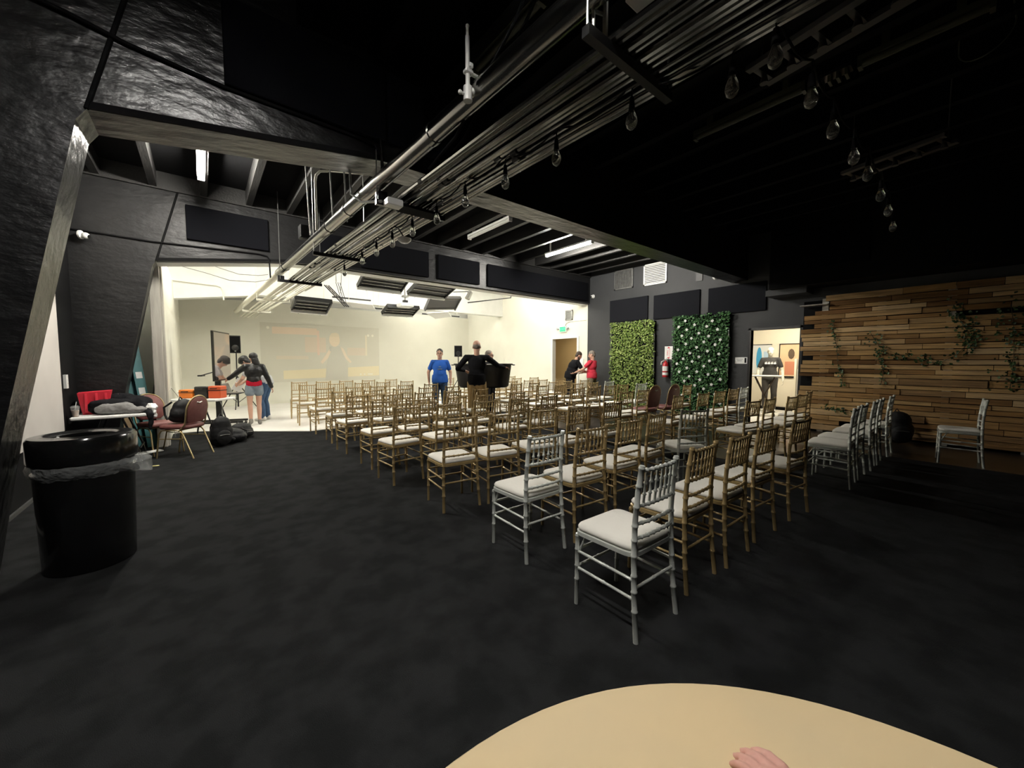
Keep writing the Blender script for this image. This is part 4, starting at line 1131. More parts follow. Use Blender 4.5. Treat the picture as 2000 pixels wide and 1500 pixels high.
def backpack(label, loc, rz, h=0.46, w=0.34, d=0.22, lean=0.0, name='backpack'):
    t = thing(name, label, 'bag', loc, rz)
    R = Matrix.Rotation(lean, 4, 'X')
    b = MB()
    b.ell(R @ Vector((0, 0, h*0.42)), (w*0.5, d*0.5, h*0.42), 16, 10, R.to_3x3())
    b.ell(R @ Vector((0, 0, h*0.68)), (w*0.43, d*0.42, h*0.32), 16, 10, R.to_3x3())
    b.ell(R @ Vector((0, 0.02, h*0.2)), (w*0.47, d*0.5, h*0.2), 16, 10, R.to_3x3())
    blob('body', b, M['pack'], t, 0.014, 3, 0.02, 0.1)
    b = MB(); b.ell(R @ Vector((0, -d*0.46, h*0.32)), (w*0.36, d*0.2, h*0.26), 14, 8, R.to_3x3()); blob('front_pocket', b, M['pack'], t, 0.012, 3, 0.012, 0.1)
    for s in (-1, 1):
        b = MB(); b.tube([R @ Vector((s*w*0.25, d*0.40, h*0.85)), R @ Vector((s*w*0.3, d*0.72, h*0.6)), R @ Vector((s*w*0.32, d*0.6, h*0.3)), R @ Vector((s*w*0.34, d*0.42, h*0.12))], 0.014, 6); b.build('strap', M['pack'], t, 60)
    b = MB(); b.tube([R @ Vector((-0.04, d*0.2, h*0.95)), R @ Vector((0, d*0.25, h*1.06)), R @ Vector((0.04, d*0.2, h*0.95))], 0.009, 6); b.build('handle', M['pack'], t, 60)
    b = MB(); b.tube([R @ Vector((-w*0.2, -d*0.63, h*0.42)), R @ Vector((0, -d*0.67, h*0.44)), R @ Vector((w*0.2, -d*0.63, h*0.42))], 0.005, 6); b.build('zipper', M['steel'], t, 60)
    return t
backpack('black backpack on the floor against the pallet wall', (9.36, 0.96, 0.012), math.radians(-65), 0.56, 0.42, 0.3, 0.0)
backpack('black backpack lying on the maroon chair seat', (-0.28, 7.72, 0.505), math.radians(60), 0.36, 0.40, 0.26, 0.15)
backpack('dark shoulder bag standing on the floor behind the loaded chair', (0.20, 8.10, 0.0), math.radians(20), 0.52, 0.34, 0.2, 0.1)
backpack('black duffel bag flat on the carpet beside the loaded chair', (0.30, 8.42, 0.0), math.radians(-30), 0.26, 0.62, 0.36, 0.0, 'duffel_bag')
backpack('black bag slumped on the carpet at the stage edge', (0.52, 8.78, 0.0), math.radians(30), 0.28, 0.42, 0.30, 0.0, 'duffel_bag')

# ---------------------------------------------------------------- trash can in front of the sloping leg
t = thing('trash_can', 'black round trash can with a clear liner beside the sloping leg', 'trash can', (-0.672, 4.0, 0.0))
MB().lathe([(0.01, 0.0), (0.225, 0.0), (0.232, 0.01), (0.250, 0.66), (0.256, 0.665), (0.256, 0.685), (0.24, 0.69)], 40).build('body', M['black_gloss'], t, True)
MB().lathe([(0.236, 0.66), (0.252, 0.745), (0.268, 0.75), (0.272, 0.76), (0.270, 0.905), (0.258, 0.925), (0.20, 0.935), (0.16, 0.915), (0.15, 0.86), (0.148, 0.80)], 40, cap=False).build('lid', M['black_gloss'], t, True)
b = MB()
r = random.Random(3)
n = 64; vs = []; fs = []
for i, (rr, zz) in enumerate(((0.256, 0.745), (0.272, 0.735), (0.276, 0.715), (0.272, 0.69), (0.264, 0.67), (0.258, 0.655))):
    for k in range(n):
        q = 2 * PI * k / n
        bulge = 0.0
        dq = abs(((q - math.radians(-10) + PI) % (2 * PI)) - PI)
        if dq < 0.6: bulge = 0.10 * (1 - dq / 0.6)**0.7
        f = 1.0 - abs(i - 2.5) / 3.2
        zz2 = zz - (0.08 * f * (bulge / 0.10) if i > 2 else 0)
        rad = rr + bulge * f + r.uniform(-0.007, 0.007) * f
        vs.append((rad * math.cos(q), rad * math.sin(q), zz2 + r.uniform(-0.006, 0.006)))
for i in range(5):
    for k in range(n):
        k2 = (k + 1) % n
        fs.append((i*n+k, i*n+k2, i*n+n+k2, i*n+n+k))
b.add(vs, fs)
M['film'] = mat('clear_plastic_film', (0.75, 0.77, 0.76), 0.10, spec=1.0, alpha=0.22, bump=0.8, bscale=28, bdist=0.03)
tag(b.build('liner', M['film'], t, 30), 'clear plastic liner bunched round the rim')

# ---------------------------------------------------------------- round beige table at the camera
t = thing('round_table', 'round beige table top close to the camera', 'table', (0.32, -0.18, 0.0))
M['beige'] = mat('beige_laminate', (0.70, 0.56, 0.34), 0.4, spec=0.35, col2=(0.74, 0.58, 0.34), vscale=5)
MB().lathe([(0.01, 0.708), (0.735, 0.708), (0.742, 0.714), (0.742, 0.734), (0.736, 0.74), (0.01, 0.74)], 96).build('tabletop', M['beige'], t, 30)
MB().lathe([(0.725, 0.69), (0.732, 0.69), (0.732, 0.708), (0.725, 0.708)], 64).build('apron', M['steel'], t, True)
MB().lathe([(0.28, 0.0), (0.27, 0.02), (0.05, 0.05), (0.035, 0.08), (0.035, 0.66), (0.12, 0.70)], 24).build('pedestal', M['black_metal'], t, True)

# ---------------------------------------------------------------- folding table by the side wall, with its load
def folding_table(label, x0, y0, x1, y1, z, loc=(0, 0, 0), rz=0.0):
    t = thing('folding_table', label, 'table', loc, rz)
    MB().rbox(x0, y0, z - 0.045, x1, y1, z, 0.012).build('tabletop', M['white_plastic'], t)
    for s, x in ((-1, x0 + 0.12), (1, x1 - 0.12)):
        for y in (y0 + 0.07, y1 - 0.07):
            b = MB(); b.tube([(x - s*0.16, y, z - 0.06), (x - s * 0.02, y, 0.22), (x + s*0.02, y, 0.0)], 0.013, 8); b.build('leg', M['black_metal'], t, 60)
        b = MB(); b.tube([(x, y0 + 0.07, 0.2), (x, y1 - 0.07, 0.2)], 0.011, 8); b.build('cross_bar', M['black_metal'], t, 60)
    return t
TZ = 0.70
folding_table('white folding table against the side wall, piled with jackets', -1.38, 7.48, -0.62, 8.12, TZ)
t = thing('plastic_tray', 'red plastic tote behind the jackets on the folding table', 'tote', (-1.20, 7.92, TZ), 0.1)
b = MB(); b.add([(-0.12,-0.12,0),(0.12,-0.12,0),(0.12,0.1,0),(-0.12,0.1,0),(-0.16,-0.16,0.30),(0.17,-0.16,0.32),(0.17,0.14,0.32),(-0.16,0.14,0.30),(-0.13,-0.13,0.30),(0.14,-0.13,0.31),(0.14,0.11,0.31),(-0.13,0.11,0.30),(-0.1,-0.1,0.02),(0.1,-0.1,0.02),(0.1,0.08,0.02),(-0.1,0.08,0.02)],
 [(0,3,2,1),(0,1,5,4),(1,2,6,5),(2,3,7,6),(3,0,4,7),(4,5,9,8),(5,6,10,9),(6,7,11,10),(7,4,8,11),(8,9,13,12),(9,10,14,13),(10,11,15,14),(11,8,12,15),(12,13,14,15)])
M['red_plastic'] = mat('red_plastic', (0.70, 0.035, 0.06), 0.4)
b.build('bin', M['red_plastic'], t)
for x in (-0.08, 0.02, 0.11):
    MB().box(x - 0.012, -0.165, 0.03, x + 0.012, -0.14, 0.29).build('rib', M['red_plastic'], t)
t = thing('jacket', 'black jacket heaped on the folding table', 'jacket', (0, 0, 0))
b = MB()
for c, rr in (((-1.12, 7.86, TZ + 0.09), (0.20, 0.16, 0.10)), ((-0.95, 7.95, TZ + 0.14), (0.22, 0.13, 0.14)), ((-0.78, 7.88, TZ + 0.12), (0.18, 0.15, 0.12)), ((-1.02, 7.72, TZ + 0.15), (0.22, 0.10, 0.06)), ((-0.68, 7.80, TZ + 0.05), (0.12, 0.16, 0.06))):
    b.ell(c, rr, 16, 10)
limb(b, (-0.70, 7.75, TZ + 0.08), (-0.60, 7.46, TZ - 0.02), 0.05, 0.04); limb(b, (-0.60, 7.46, TZ - 0.02), (-0.61, 7.45, TZ - 0.22), 0.035, 0.02)
blob('cloth', b, mat('black_cloth', (0.012, 0.012, 0.014), 0.9, spec=0.1), t, 0.012, 3, 0.035, 0.09)
t = thing('jacket', 'grey jacket folded on the black jacket, on the folding table', 'jacket', (0, 0, 0))
b = MB()
for c, rr in (((-1.02, 7.60, TZ + 0.075), (0.15, 0.08, 0.075)), ((-0.90, 7.60, TZ + 0.085), (0.14, 0.08, 0.08)), ((-0.76, 7.58, TZ + 0.05), (0.13, 0.07, 0.045))):
    b.ell(c, rr, 16, 10)
blob('cloth', b, mat('grey_cloth', (0.22, 0.215, 0.21), 0.9, spec=0.1), t, 0.010, 2, 0.04, 0.07)
t = thing('iced_coffee', 'clear plastic cup of iced coffee at the table edge', 'cup', (-1.335, 7.56, TZ))
MB().lathe([(0.03, 0.0), (0.042, 0.125), (0.040, 0.125), (0.028, 0.004)], 20).build('cup', M['film'], t, True)
MB().lathe([(0.005, 0.004), (0.028, 0.005), (0.036, 0.085), (0.005, 0.085)], 20).build('coffee', mat('coffee', (0.36, 0.20, 0.10), 0.4), t, True)
MB().lathe([(0.045, 0.125), (0.045, 0.132), (0.03, 0.15), (0.01, 0.152)], 20).build('lid', M['film'], t, True)
b = MB(); b.tube([(0, 0, 0.1), (0.015, 0.0, 0.2)], 0.004, 6); b.build('straw', M['white_plastic'], t)
t = thing('paper_bag', 'crumpled white paper hanging off the end of the folding table', 'paper', (0, 0, 0))
b = MB(); b.ell((-0.60, 7.62, TZ + 0.07), (0.06, 0.05, 0.06), 10, 8); b.ell((-0.575, 7.58, TZ + 0.0), (0.035, 0.03, 0.07), 10, 8)
blob('sheet', b, M['white_plastic'], t, 0.010, 0, 0.07, 0.05)
tag(MB().box(-0.9, 7.6, 0.0, -0.66, 7.85, 0.09, Matrix.Translation((0.02, 0.02, 0))).build('box', M['dark_plastic']), 'low black box under the folding table', 'box')
for (x, y, rz, lab) in ((-0.62, 7.75, 0.4, 'white paper sheet lying on the black box under the table'), (-0.78, 7.68, -0.2, 'folded white paper on the black box under the table')):
    o = MB().box(-0.10, -0.07, 0, 0.10, 0.07, 0.012).build('paper', M['white_plastic'], None, loc=(x, y, 0.092)); o.rotation_euler.z = rz
    tag(o, lab, 'paper')
o = MB().rbox(-0.035, -0.012, 0, 0.035, 0.012, 0.012, 0.004).build('wrapper', mat('yellow_wrapper', (0.62, 0.58, 0.22), 0.5), None, loc=(-0.55, 7.1, 0.0)); tag(o, 'small yellow scrap on the carpet before the banquet chairs', 'scrap')
# leaning boards behind the leg
teal = mat('teal_board', (0.035, 0.15, 0.16), 0.5, col2=(0.05, 0.19, 0.20), vscale=4)
tan = mat('tan_board', (0.34, 0.24, 0.13), 0.6, col2=(0.28, 0.19, 0.10), vscale=4)
def leaning(label, p0, p1, w, m, cat='board', sticker=False):
    t = thing('leaning_board', label, cat, (0, 0, 0))
    a = Vector(p0); c = Vector(p1); d = (c - a); L = d.length; d.normalize()
    s = Vector((1, 0.25, 0)); s = (s - d * s.dot(d)).normalized(); nn = d.cross(s)
    R = Matrix((s, nn, d)).transposed().to_4x4(); R.translation = a
    MB().box(-w/2, -0.015, 0, w/2, 0.015, L, R).build('board', m, t)
    if sticker:
        for z in (0.52, 0.40):
            MB().box(-w*0.3, -0.017, L*z, w*0.3, -0.015, L*z + 0.11, R).build('label', M['white_plastic'], t)
leaning('teal board with white labels leaning by the white post', (-0.70, 8.78, 0.0), (-0.97, 9.25, 2.2), 0.13, teal, sticker=True)
leaning('second teal board leaning behind the sloping leg', (-0.86, 8.90, 0.0), (-1.02, 9.30, 1.85), 0.10, teal)
leaning('tan board leaning between the teal boards and the leg', (-0.99, 8.95, 0.0), (-1.10, 9.30, 1.6), 0.10, tan)
leaning('pale tan board leaning next to the leg', (-1.12, 9.0, 0.0), (-1.18, 9.3, 1.35), 0.10, tan)
t = thing('light_switch', 'white switch plate on the dark side wall', 'switch', (WL + 0.021, 7.60, 1.17))
MB().box(-0.021, -0.05, -0.09, 0.006, 0.05, 0.09).build('plate', M['white_plastic'], t)
MB().box(0.006, -0.012, -0.03, 0.012, 0.012, 0.03).build('toggle', M['white_plastic'], t)
# second folding table with orange crates, just past the frame
t = folding_table('white folding table with orange cases beside the white post', -0.42, -0.27, 0.42, 0.27, 0.735, (0.0, 9.40, 0.0), math.radians(-38))
org = mat('orange_case', (0.72, 0.19, 0.02), 0.45)
def case(label, loc, rz, w, d, h, m):
    t = thing('carry_case', label, 'case', loc, rz)
    MB().rbox(-w/2, -d/2, 0, w/2, d/2, h, 0.012).build('body', m, t)
    MB().box(-w/2 - 0.004, -d/2 - 0.004, h*0.62, w/2 + 0.004, d/2 + 0.004, h*0.68).build('seam', M['black_metal'], t)
    b = MB(); b.tube([(-0.05, -d/2, h*0.8), (-0.05, -d/2 - 0.03, h*0.8), (0.05, -d/2 - 0.03, h*0.8), (0.05, -d/2, h*0.8)], 0.008, 6); b.build('handle', M['black_metal'], t)
case('orange open case at the left end of the far folding table', (-0.213, 9.567, 0.735), math.radians(-38), 0.26, 0.20, 0.16, org)
case('red orange box at the stage end of the far folding table', (0.205, 9.24, 0.735), math.radians(-38), 0.23, 0.18, 0.23, mat('red_orange_box', (0.62, 0.10, 0.03), 0.5))
case('black equipment case on the far folding table, between the orange cases', (0.0, 9.40, 0.735), math.radians(-38), 0.25, 0.16, 0.22, M['dark_plastic'])
tag(MB().rbox(-0.11, -0.07, 0, 0.11, 0.07, 0.02, 0.004, Matrix.Translation((-0.06, 9.16, 0.736)) @ Matrix.Rotation(-0.66, 4, 'Z')).build('tablet', M['black_gloss']), 'black tablet lying before the black case on the far folding table', 'tablet')
for pts, lab in (([(-0.38, 9.62, 0.76), (-0.47, 9.60, 0.93), (-0.52, 9.55, 0.85), (-0.5, 9.5, 0.5), (-0.44, 9.5, 0.02)], 'thin cable arching off the far folding table'),
                 ([(0.10, 9.25, 0.745), (0.2, 9.15, 0.76), (0.26, 9.1, 0.6), (0.3, 9.2, 0.02)], 'thin cable dropping from the far folding table end')):
    b = MB(); b.tube(pts, 0.005, 6); tag(b.build('cable', M['steel'], None, 60), lab, 'cable')
# tub lifted over the chairs
t = thing('plastic_tub', 'large black tub being lifted over the chairs', 'tub', (4.90, 7.12, 0.85), math.radians(-38.8))
def oval(a, c, z, n=36, e=0.75):
    out = []
    for i in range(n):
        q = 2 * PI * i / n
        cx, sx = math.cos(q), math.sin(q)
        out.append((a * abs(cx)**e * (1 if cx > 0 else -1), c * abs(sx)**e * (1 if sx > 0 else -1), z))
    return out
b = MB()
layers = [oval(0.52, 0.22, 0.0), oval(0.56, 0.25, 0.03), oval(0.63, 0.29, 0.50), oval(0.66, 0.32, 0.505), oval(0.66, 0.32, 0.53), oval(0.615, 0.275, 0.53), oval(0.54, 0.235, 0.05)]
n = 36
fs = []
for i in range(len(layers) - 1):
    for k in range(n):
        k2 = (k + 1) % n
        fs.append((i*n+k, i*n+k2, i*n+n+k2, i*n+n+k))
fs.append(tuple(range(n-1, -1, -1))); fs.append(tuple(range(6*n, 7*n)))
b.add(sum(layers, []), fs)
b.build('body', M['dark_plastic'], t, 40)
for s in (-1, 1):
    b = MB(); b.tube([(s*0.65, -0.08, 0.50), (s*0.70, -0.06, 0.50), (s*0.70, 0.06, 0.50), (s*0.65, 0.08, 0.50)], 0.012, 6); b.build('handle', M['dark_plastic'], t, 60)
MB().box(0.08, -0.318, 0.508, 0.34, -0.314, 0.53).build('label_strip', M['white_plastic'], t)

# ---------------------------------------------------------------- inside the shop
t = thing('poster', 'pale poster with a blue surfboard shape on the shop wall', 'poster', (13.196, 4.38, 1.5))
MB().box(-0.012, -0.27, -0.45, 0, 0.40, 0.42).build('sheet', mat('poster_pale', (0.72, 0.74, 0.74), 0.6), t)
b = MB(); b.prism([(0.04 + 0.075 * math.sin(i / 12 * 2 * PI), 0.36 * -math.cos(i / 12 * 2 * PI)) for i in range(12)], -0.016, -0.012, 'x'); b.build('surfboard', mat('surf_blue', (0.06, 0.35, 0.62), 0.5), t)
MB().box(-0.016, -0.22, 0.02, -0.012, -0.08, 0.22).build('picture', mat('sky_print', (0.45, 0.60, 0.75), 0.5), t)
MB().box(-0.02, -0.29, 0.42, 0, 0.42, 0.44).build('rail', M['black_metal'], t)
t = thing('poster', 'orange poster with a dark figure on the shop wall', 'poster', (13.196, 3.5, 1.5))
MB().box(-0.012, -0.52, -0.50, 0, 0.38, 0.42).build('sheet', mat('poster_peach', (0.78, 0.50, 0.30), 0.6, col2=(0.80, 0.58, 0.36), vscale=2), t)
MB().box(-0.015, -0.50, -0.46, -0.012, 0.25, -0.08).build('lower_band', mat('poster_rust', (0.62, 0.24, 0.14), 0.6), t)
b = MB(); b.prism([(0.10 + 0.08 * math.sin(i / 10 * 2 * PI), 0.14 + 0.15 * math.cos(i / 10 * 2 * PI)) for i in range(10)], -0.016, -0.012, 'x'); b.build('figure', mat('poster_brown', (0.12, 0.08, 0.05), 0.6), t)
MB().box(-0.03, -0.54, 0.42, 0, 0.40, 0.44).box(-0.03, 0.38, -0.52, 0, 0.40, 0.42).box(-0.03, -0.54, -0.54, 0, 0.40, -0.50).build('frame', M['black_metal'], t)
t = thing('display_plinth', 'tall grey cabinet with a white box on top inside the shop', 'cabinet', (12.55, 3.02, 0.0))
MB().rbox(-0.2, -0.22, 0, 0.2, 0.22, 1.22, 0.01).build('body', mat('plinth_grey', (0.40, 0.38, 0.34), 0.5), t)
MB().rbox(-0.16, -0.18, 1.22, 0.16, 0.18, 1.62, 0.01).build('top_box', M['white_plastic'], t)
MB().box(-0.22, 0.225, 0, 0.22, 0.27, 1.5).build('side_panel', M['shop_wall'], t)
t = thing('tray_stand', 'white tray on crossed dark legs in front of the mannequin', 'tray stand', (11.5, 3.70, 0.001), math.radians(107))
MB().rbox(-0.36, -0.2, 1.03, 0.36, 0.2, 1.065, 0.01).build('tray', M['white_plastic'], t)
for y in (-0.17, 0.17):
    for s in (-1, 1):
        b = MB(); b.tube([(s*0.24, y, 0.0), (-s*0.22, y, 1.03)], 0.016, 6); b.build('leg', mat('dark_wood', (0.05, 0.03, 0.02), 0.5), t, 60)

# ================================================================ people
M['skin'] = mat('skin', (0.56, 0.33, 0.24), 0.5, spec=0.35)
M['skin_tan'] = mat('skin_tan', (0.47, 0.27, 0.19), 0.5, spec=0.35)
M['hair_black'] = mat('hair_black', (0.010, 0.009, 0.009), 0.5, bump=0.3, bscale=90)
M['hair_brown'] = mat('hair_brown', (0.045, 0.028, 0.018), 0.6, bump=0.3, bscale=90)
M['hair_grey'] = mat('hair_grey', (0.20, 0.17, 0.14), 0.6, bump=0.3, bscale=90)
M['eye'] = mat('eye_dark', (0.02, 0.015, 0.012), 0.2)
M['lip'] = mat('lip', (0.42, 0.17, 0.15), 0.5)
def frame3(up, side):
    up = Vector(up).normalized(); side = Vector(side)
    side = (side - up * side.dot(up)).normalized()
    fr = up.cross(side)          # side = right (+x), up = z  ->  front = +y
    return Matrix((side, fr, up)).transposed()
BASE = dict(pel=(0,0,0.95), chest=(0,0.0,1.28), neck=(0,-0.015,1.46), head=(0,0.015,1.62), head_yaw=0, head_pitch=0, head_roll=0,
    sh_r=(0.172,-0.01,1.405), el_r=(0.235,-0.03,1.13), wr_r=(0.26,0.05,0.88), sh_l=(-0.172,-0.01,1.405), el_l=(-0.235,-0.03,1.13), wr_l=(-0.26,0.05,0.88),
    hip_r=(0.09,0,0.92), kn_r=(0.10,0.02,0.50), an_r=(0.105,-0.03,0.09), hip_l=(-0.09,0,0.92), kn_l=(-0.10,0.02,0.50), an_l=(-0.105,-0.03,0.09),
    toe_r=(0.03,0.19,0), toe_l=(-0.03,0.19,0), girth=1.0, curl=0.5, palm_r=(-1,0,0), palm_l=(1,0,0))
def hand(mb, wrist, d, palm, curl, side):
    d = Vector(d).normalized(); palm = Vector(palm); palm = (palm - d * palm.dot(d)).normalized()
    w = d.cross(palm) * side                       # towards the thumb
    wrist = Vector(wrist)
    R = Matrix((w, palm, d)).transposed()
    mb.ell(wrist + d * 0.05, (0.040, 0.016, 0.055), 12, 8, R)
    lens = (0.068, 0.078, 0.072, 0.056)
    for i in range(4):
        p = wrist + d * 0.092 + w * (0.029 - 0.0195 * i)
        a = 0.25 + curl * 0.6
        dd = d
        for k in range(3):
            ang = a * (0.5 if k == 0 else 1.0)
            dd = (dd * math.cos(ang) + palm * math.sin(ang)).normalized()
            q = p + dd * lens[i] * (0.42, 0.32, 0.26)[k]
            limb(mb, p, q, 0.0088 - 0.0008 * k, 0.0082 - 0.0008 * k, 8)
            p = q
    p = wrist + d * 0.03 + w * 0.03
    q = p + (d * 0.55 + w * 0.75 + palm * 0.25).normalized() * 0.042
    limb(mb, p, q, 0.012, 0.010, 8)
    limb(mb, q, q + (d * 0.85 + w * 0.25 + palm * 0.4).normalized() * 0.034, 0.010, 0.0085, 8)
def person(label, loc, rz, h, J=None, skin='skin', shirt=None, sleeve='short', trousers=None, leg='long', shoes=None, hair=None, hair_style='short',
           glasses=False, beard=None, jacket=None, extras=None, name='person', group=None, shirt_len=0.0, cat='person'):
    P = dict(BASE); P.update(J or {})
    k = h / 1.75
    V = {n: Vector(v) for n, v in P.items() if isinstance(v, tuple)}
    g = P['girth']
    t = thing(name, label, cat, loc, rz, group)
    t.scale = (k, k, k)
    up = V['chest'] - V['pel']; side = V['sh_r'] - V['sh_l']; hs = V['hip_r'] - V['hip_l']
    RT = frame3(up, side); RP = frame3(up * 0.5 + Vector((0,0,0.3)), hs)
    up2 = V['neck'] - V['chest']; RC = frame3(up2, side)
    HR = Euler((math.radians(P['head_pitch']), math.radians(P['head_roll']), math.radians(P['head_yaw'])), 'ZXY').to_matrix()
    hc = V['head']
    def H(p): return hc + HR @ Vector(p)
    def torso(mb, e):
        mb.ell(V['pel'], (0.165*g+e, 0.118*g+e, 0.13), 18, 10, RP)
        mid = V['pel'].lerp(V['chest'], 0.5)
        mb.ell(mid + RT @ Vector((0, 0.01*g, 0)), (0.145*g+e, 0.112*g*g+e, 0.18), 18, 10, RT)
        mb.ell(V['chest'], (0.168*(0.5+0.5*g)+e, 0.118*g+e, 0.19), 18, 10, RC)
        for s in 'rl': limb(mb, V['neck'] - up2.normalized()*0.055, V['sh_'+s] - (V['sh_'+s] - V['neck'])*0.12, 0.060+e*0.6, 0.050+e, 14)
        limb(mb, V['chest'] + up2*0.55, V['neck'] - up2.normalized()*0.02, 0.085+e*0.5, 0.056+e*0.4, 14)
    def arm(mb, s, e, frac=2.0):
        sh, el, wr = V['sh_'+s], V['el_'+s], V['wr_'+s]
        f1 = min(frac, 1.0)
        limb(mb, sh, sh.lerp(el, f1), 0.054*(0.6+0.4*g)+e, (0.054-(0.054-0.041)*f1)+e + (0.006 if frac < 1 else 0))
        if frac > 1:
            f2 = frac - 1
            limb(mb, el, el.lerp(wr, f2), 0.040+e, 0.040-(0.040-0.027)*f2+e)
    def legp(mb, s, e, f=2.0):
        hp, kn, an = V['hip_'+s], V['kn_'+s], V['an_'+s]
        f1 = min(f, 1.0)
        limb(mb, hp, hp.lerp(kn, f1), 0.088*(0.5+0.5*g)+e, 0.088-(0.088-0.058)*f1+e + (0.012 if f < 1 else 0), 14)
        if f > 1:
            c = kn.lerp(an, 0.3) + Vector((0, -0.012, 0))
            limb(mb, kn, c, 0.055+e, 0.056+e, 14)
            limb(mb, c, an, 0.056+e, 0.040+e, 14)
    # ---- one continuous body
    b = MB()
    torso(b, -0.012)
    for s in 'rl':
        arm(b, s, 0.0); legp(b, s, -0.004)
        d = V['wr_'+s] - V['el_'+s]
        hand(b, V['wr_'+s], d, V['palm_'+s], P['curl'], 1 if s == 'r' else -1)
        a = V['an_'+s]; limb(b, a + Vector((0, -0.03, -0.045)), a + V['toe_'+s]*0.75 + Vector((0, 0, -0.055)), 0.032, 0.025)
    limb(b, V['neck'], hc + HR @ Vector((0, -0.015, -0.06)), 0.056, 0.054, 14)
    b.ell(H((0, -0.012, 0.035)), (0.076, 0.094, 0.088), 18, 12, HR)      # skull
    b.ell(H((0, 0.018, -0.035)), (0.062, 0.068, 0.085), 18, 12, HR)      # face
    b.ell(H((0, 0.045, -0.092)), (0.034, 0.030, 0.026), 12, 8, HR)       # chin
    for s in (-1, 1): b.ell(H((s*0.076, -0.012, -0.01)), (0.010, 0.020, 0.032), 10, 8, HR)
    b.ell(H((0, 0.092, -0.022)), (0.013, 0.018, 0.024), 10, 8, HR)
    b.ell(H((0, 0.086, 0.004)), (0.009, 0.012, 0.026), 10, 8, HR)
    body = blob('body', b, M[skin] if isinstance(skin, str) else skin, t, 0.0085, 3)
    # ---- face
    if skin != 'mannequin_shell':
        for s in (-1, 1):
            e = MB(); e.ell(H((s*0.030, 0.080, 0.004)), (0.011, 0.006, 0.006), 10, 6, HR); e.build('eye', M['eye'], t, 60)
            e = MB(); e.ell(H((s*0.031, 0.083, 0.024)), (0.019, 0.006, 0.005), 10, 6, HR); e.build('eyebrow', M[hair or 'hair_brown'], t, 60)
        e = MB(); e.ell(H((0, 0.081, -0.064)), (0.024, 0.007, 0.007), 12, 6, HR); e.build('mouth', M['lip'], t, 60)
    if glasses:
        e = MB()
        for s in (-1, 1):
            ring = [H((s*0.032 + 0.021*math.cos(q), 0.096, 0.002 + 0.017*math.sin(q))) for q in [i / 12 * 2 * PI for i in range(13)]]
            e.tube(ring, 0.0028, 6)
            e.tube([H((s*0.052, 0.094, 0.006)), H((s*0.080, 0.0, 0.008))], 0.0025, 6)
        e.tube([H((-0.011, 0.097, 0.004)), H((0.011, 0.097, 0.004))], 0.0025, 6)
        e.build('glasses', M['black_gloss'], t)
    if hair:
        e = MB()
        if hair_style == 'short':
            e.ell(H((0, -0.022, 0.048)), (0.082, 0.098, 0.086), 18, 12, HR); e.ell(H((0, -0.062, -0.01)), (0.068, 0.048, 0.07), 14, 10, HR)
        elif hair_style == 'balding':
            e.ell(H((0, -0.052, 0.0)), (0.079, 0.064, 0.055), 18, 12, HR)
        elif hair_style == 'mop':
            e.ell(H((0, -0.012, 0.045)), (0.105, 0.120, 0.100), 18, 12, HR); e.ell(H((0, 0.055, 0.045)), (0.085, 0.06, 0.06), 14, 10, HR); e.ell(H((0, -0.06, -0.03)), (0.085, 0.06, 0.08), 14, 10, HR)
        elif hair_style == 'long':
            e.ell(H((0, -0.022, 0.045)), (0.090, 0.104, 0.092), 18, 12, HR); e.ell(H((0, -0.075, -0.07)), (0.08, 0.05, 0.14), 14, 10, HR); e.ell(H((0.05, -0.07, -0.16)), (0.045, 0.04, 0.12), 12, 10, HR)
        blob('hair', e, M[hair], t, 0.010, 2, 0.012, 0.03)
    if beard:
        e = MB(); e.ell(H((0, 0.040, -0.085)), (0.062, 0.054, 0.045), 14, 10, HR); e.ell(H((0.05, 0.01, -0.06)), (0.022, 0.04, 0.05), 10, 8, HR); e.ell(H((-0.05, 0.01, -0.06)), (0.022, 0.04, 0.05), 10, 8, HR)
        blob('beard', e, M[beard], t, 0.009, 2, 0.008, 0.03)
    # ---- clothes
    if trousers:
        b = MB()
        b.ell(V['pel'], (0.172*g, 0.125*g, 0.13), 18, 10, RP)
        for s in 'rl': legp(b, s, 0.013, 1.97 if leg == 'long' else 0.32)
        blob('trousers' if leg == 'long' else 'shorts', b, trousers, t, 0.011, 3, 0.010, 0.09)
    if shirt:
        b = MB(); torso(b, 0.006 if not jacket else -0.004)
        hm = Matrix.Translation(V['pel']) @ RP.to_4x4()
        rx, ry = 0.180*g, 0.134*g
        hem = MB(); hem.lathe([(0.93, 0.14), (1.0, 0.06), (1.02, -0.02), (1.0, -0.06 - shirt_len)], 28, hm @ Matrix.Diagonal((rx, ry, 1, 1))); b.add(hem.v, hem.f)
        fr = {'short': 0.62, 'long': 1.95, 'none': 0.05}[sleeve]
        if not jacket:
            for s in 'rl': arm(b, s, 0.008, fr)
        blob('shirt', b, shirt, t, 0.011, 3, 0.014, 0.10)
    if jacket:
        b = MB()
        mid = V['pel'].lerp(V['chest'], 0.42)
        b.ell(mid, (0.165*g, 0.140*g, 0.17), 18, 10, RT); b.ell(V['chest'], (0.190, 0.140, 0.20), 18, 10, RC)
        for s in 'rl': limb(b, V['neck'] - up2.normalized()*0.05, V['sh_'+s] - (V['sh_'+s] - V['neck'])*0.12, 0.074, 0.068, 14)
        limb(b, V['chest'] + up2*0.55, V['neck'] - up2.normalized()*0.02, 0.095, 0.072, 14)
        for s in 'rl': arm(b, s, 0.020, 1.95)
        blob('jacket', b, jacket, t, 0.011, 3, 0.018, 0.08)
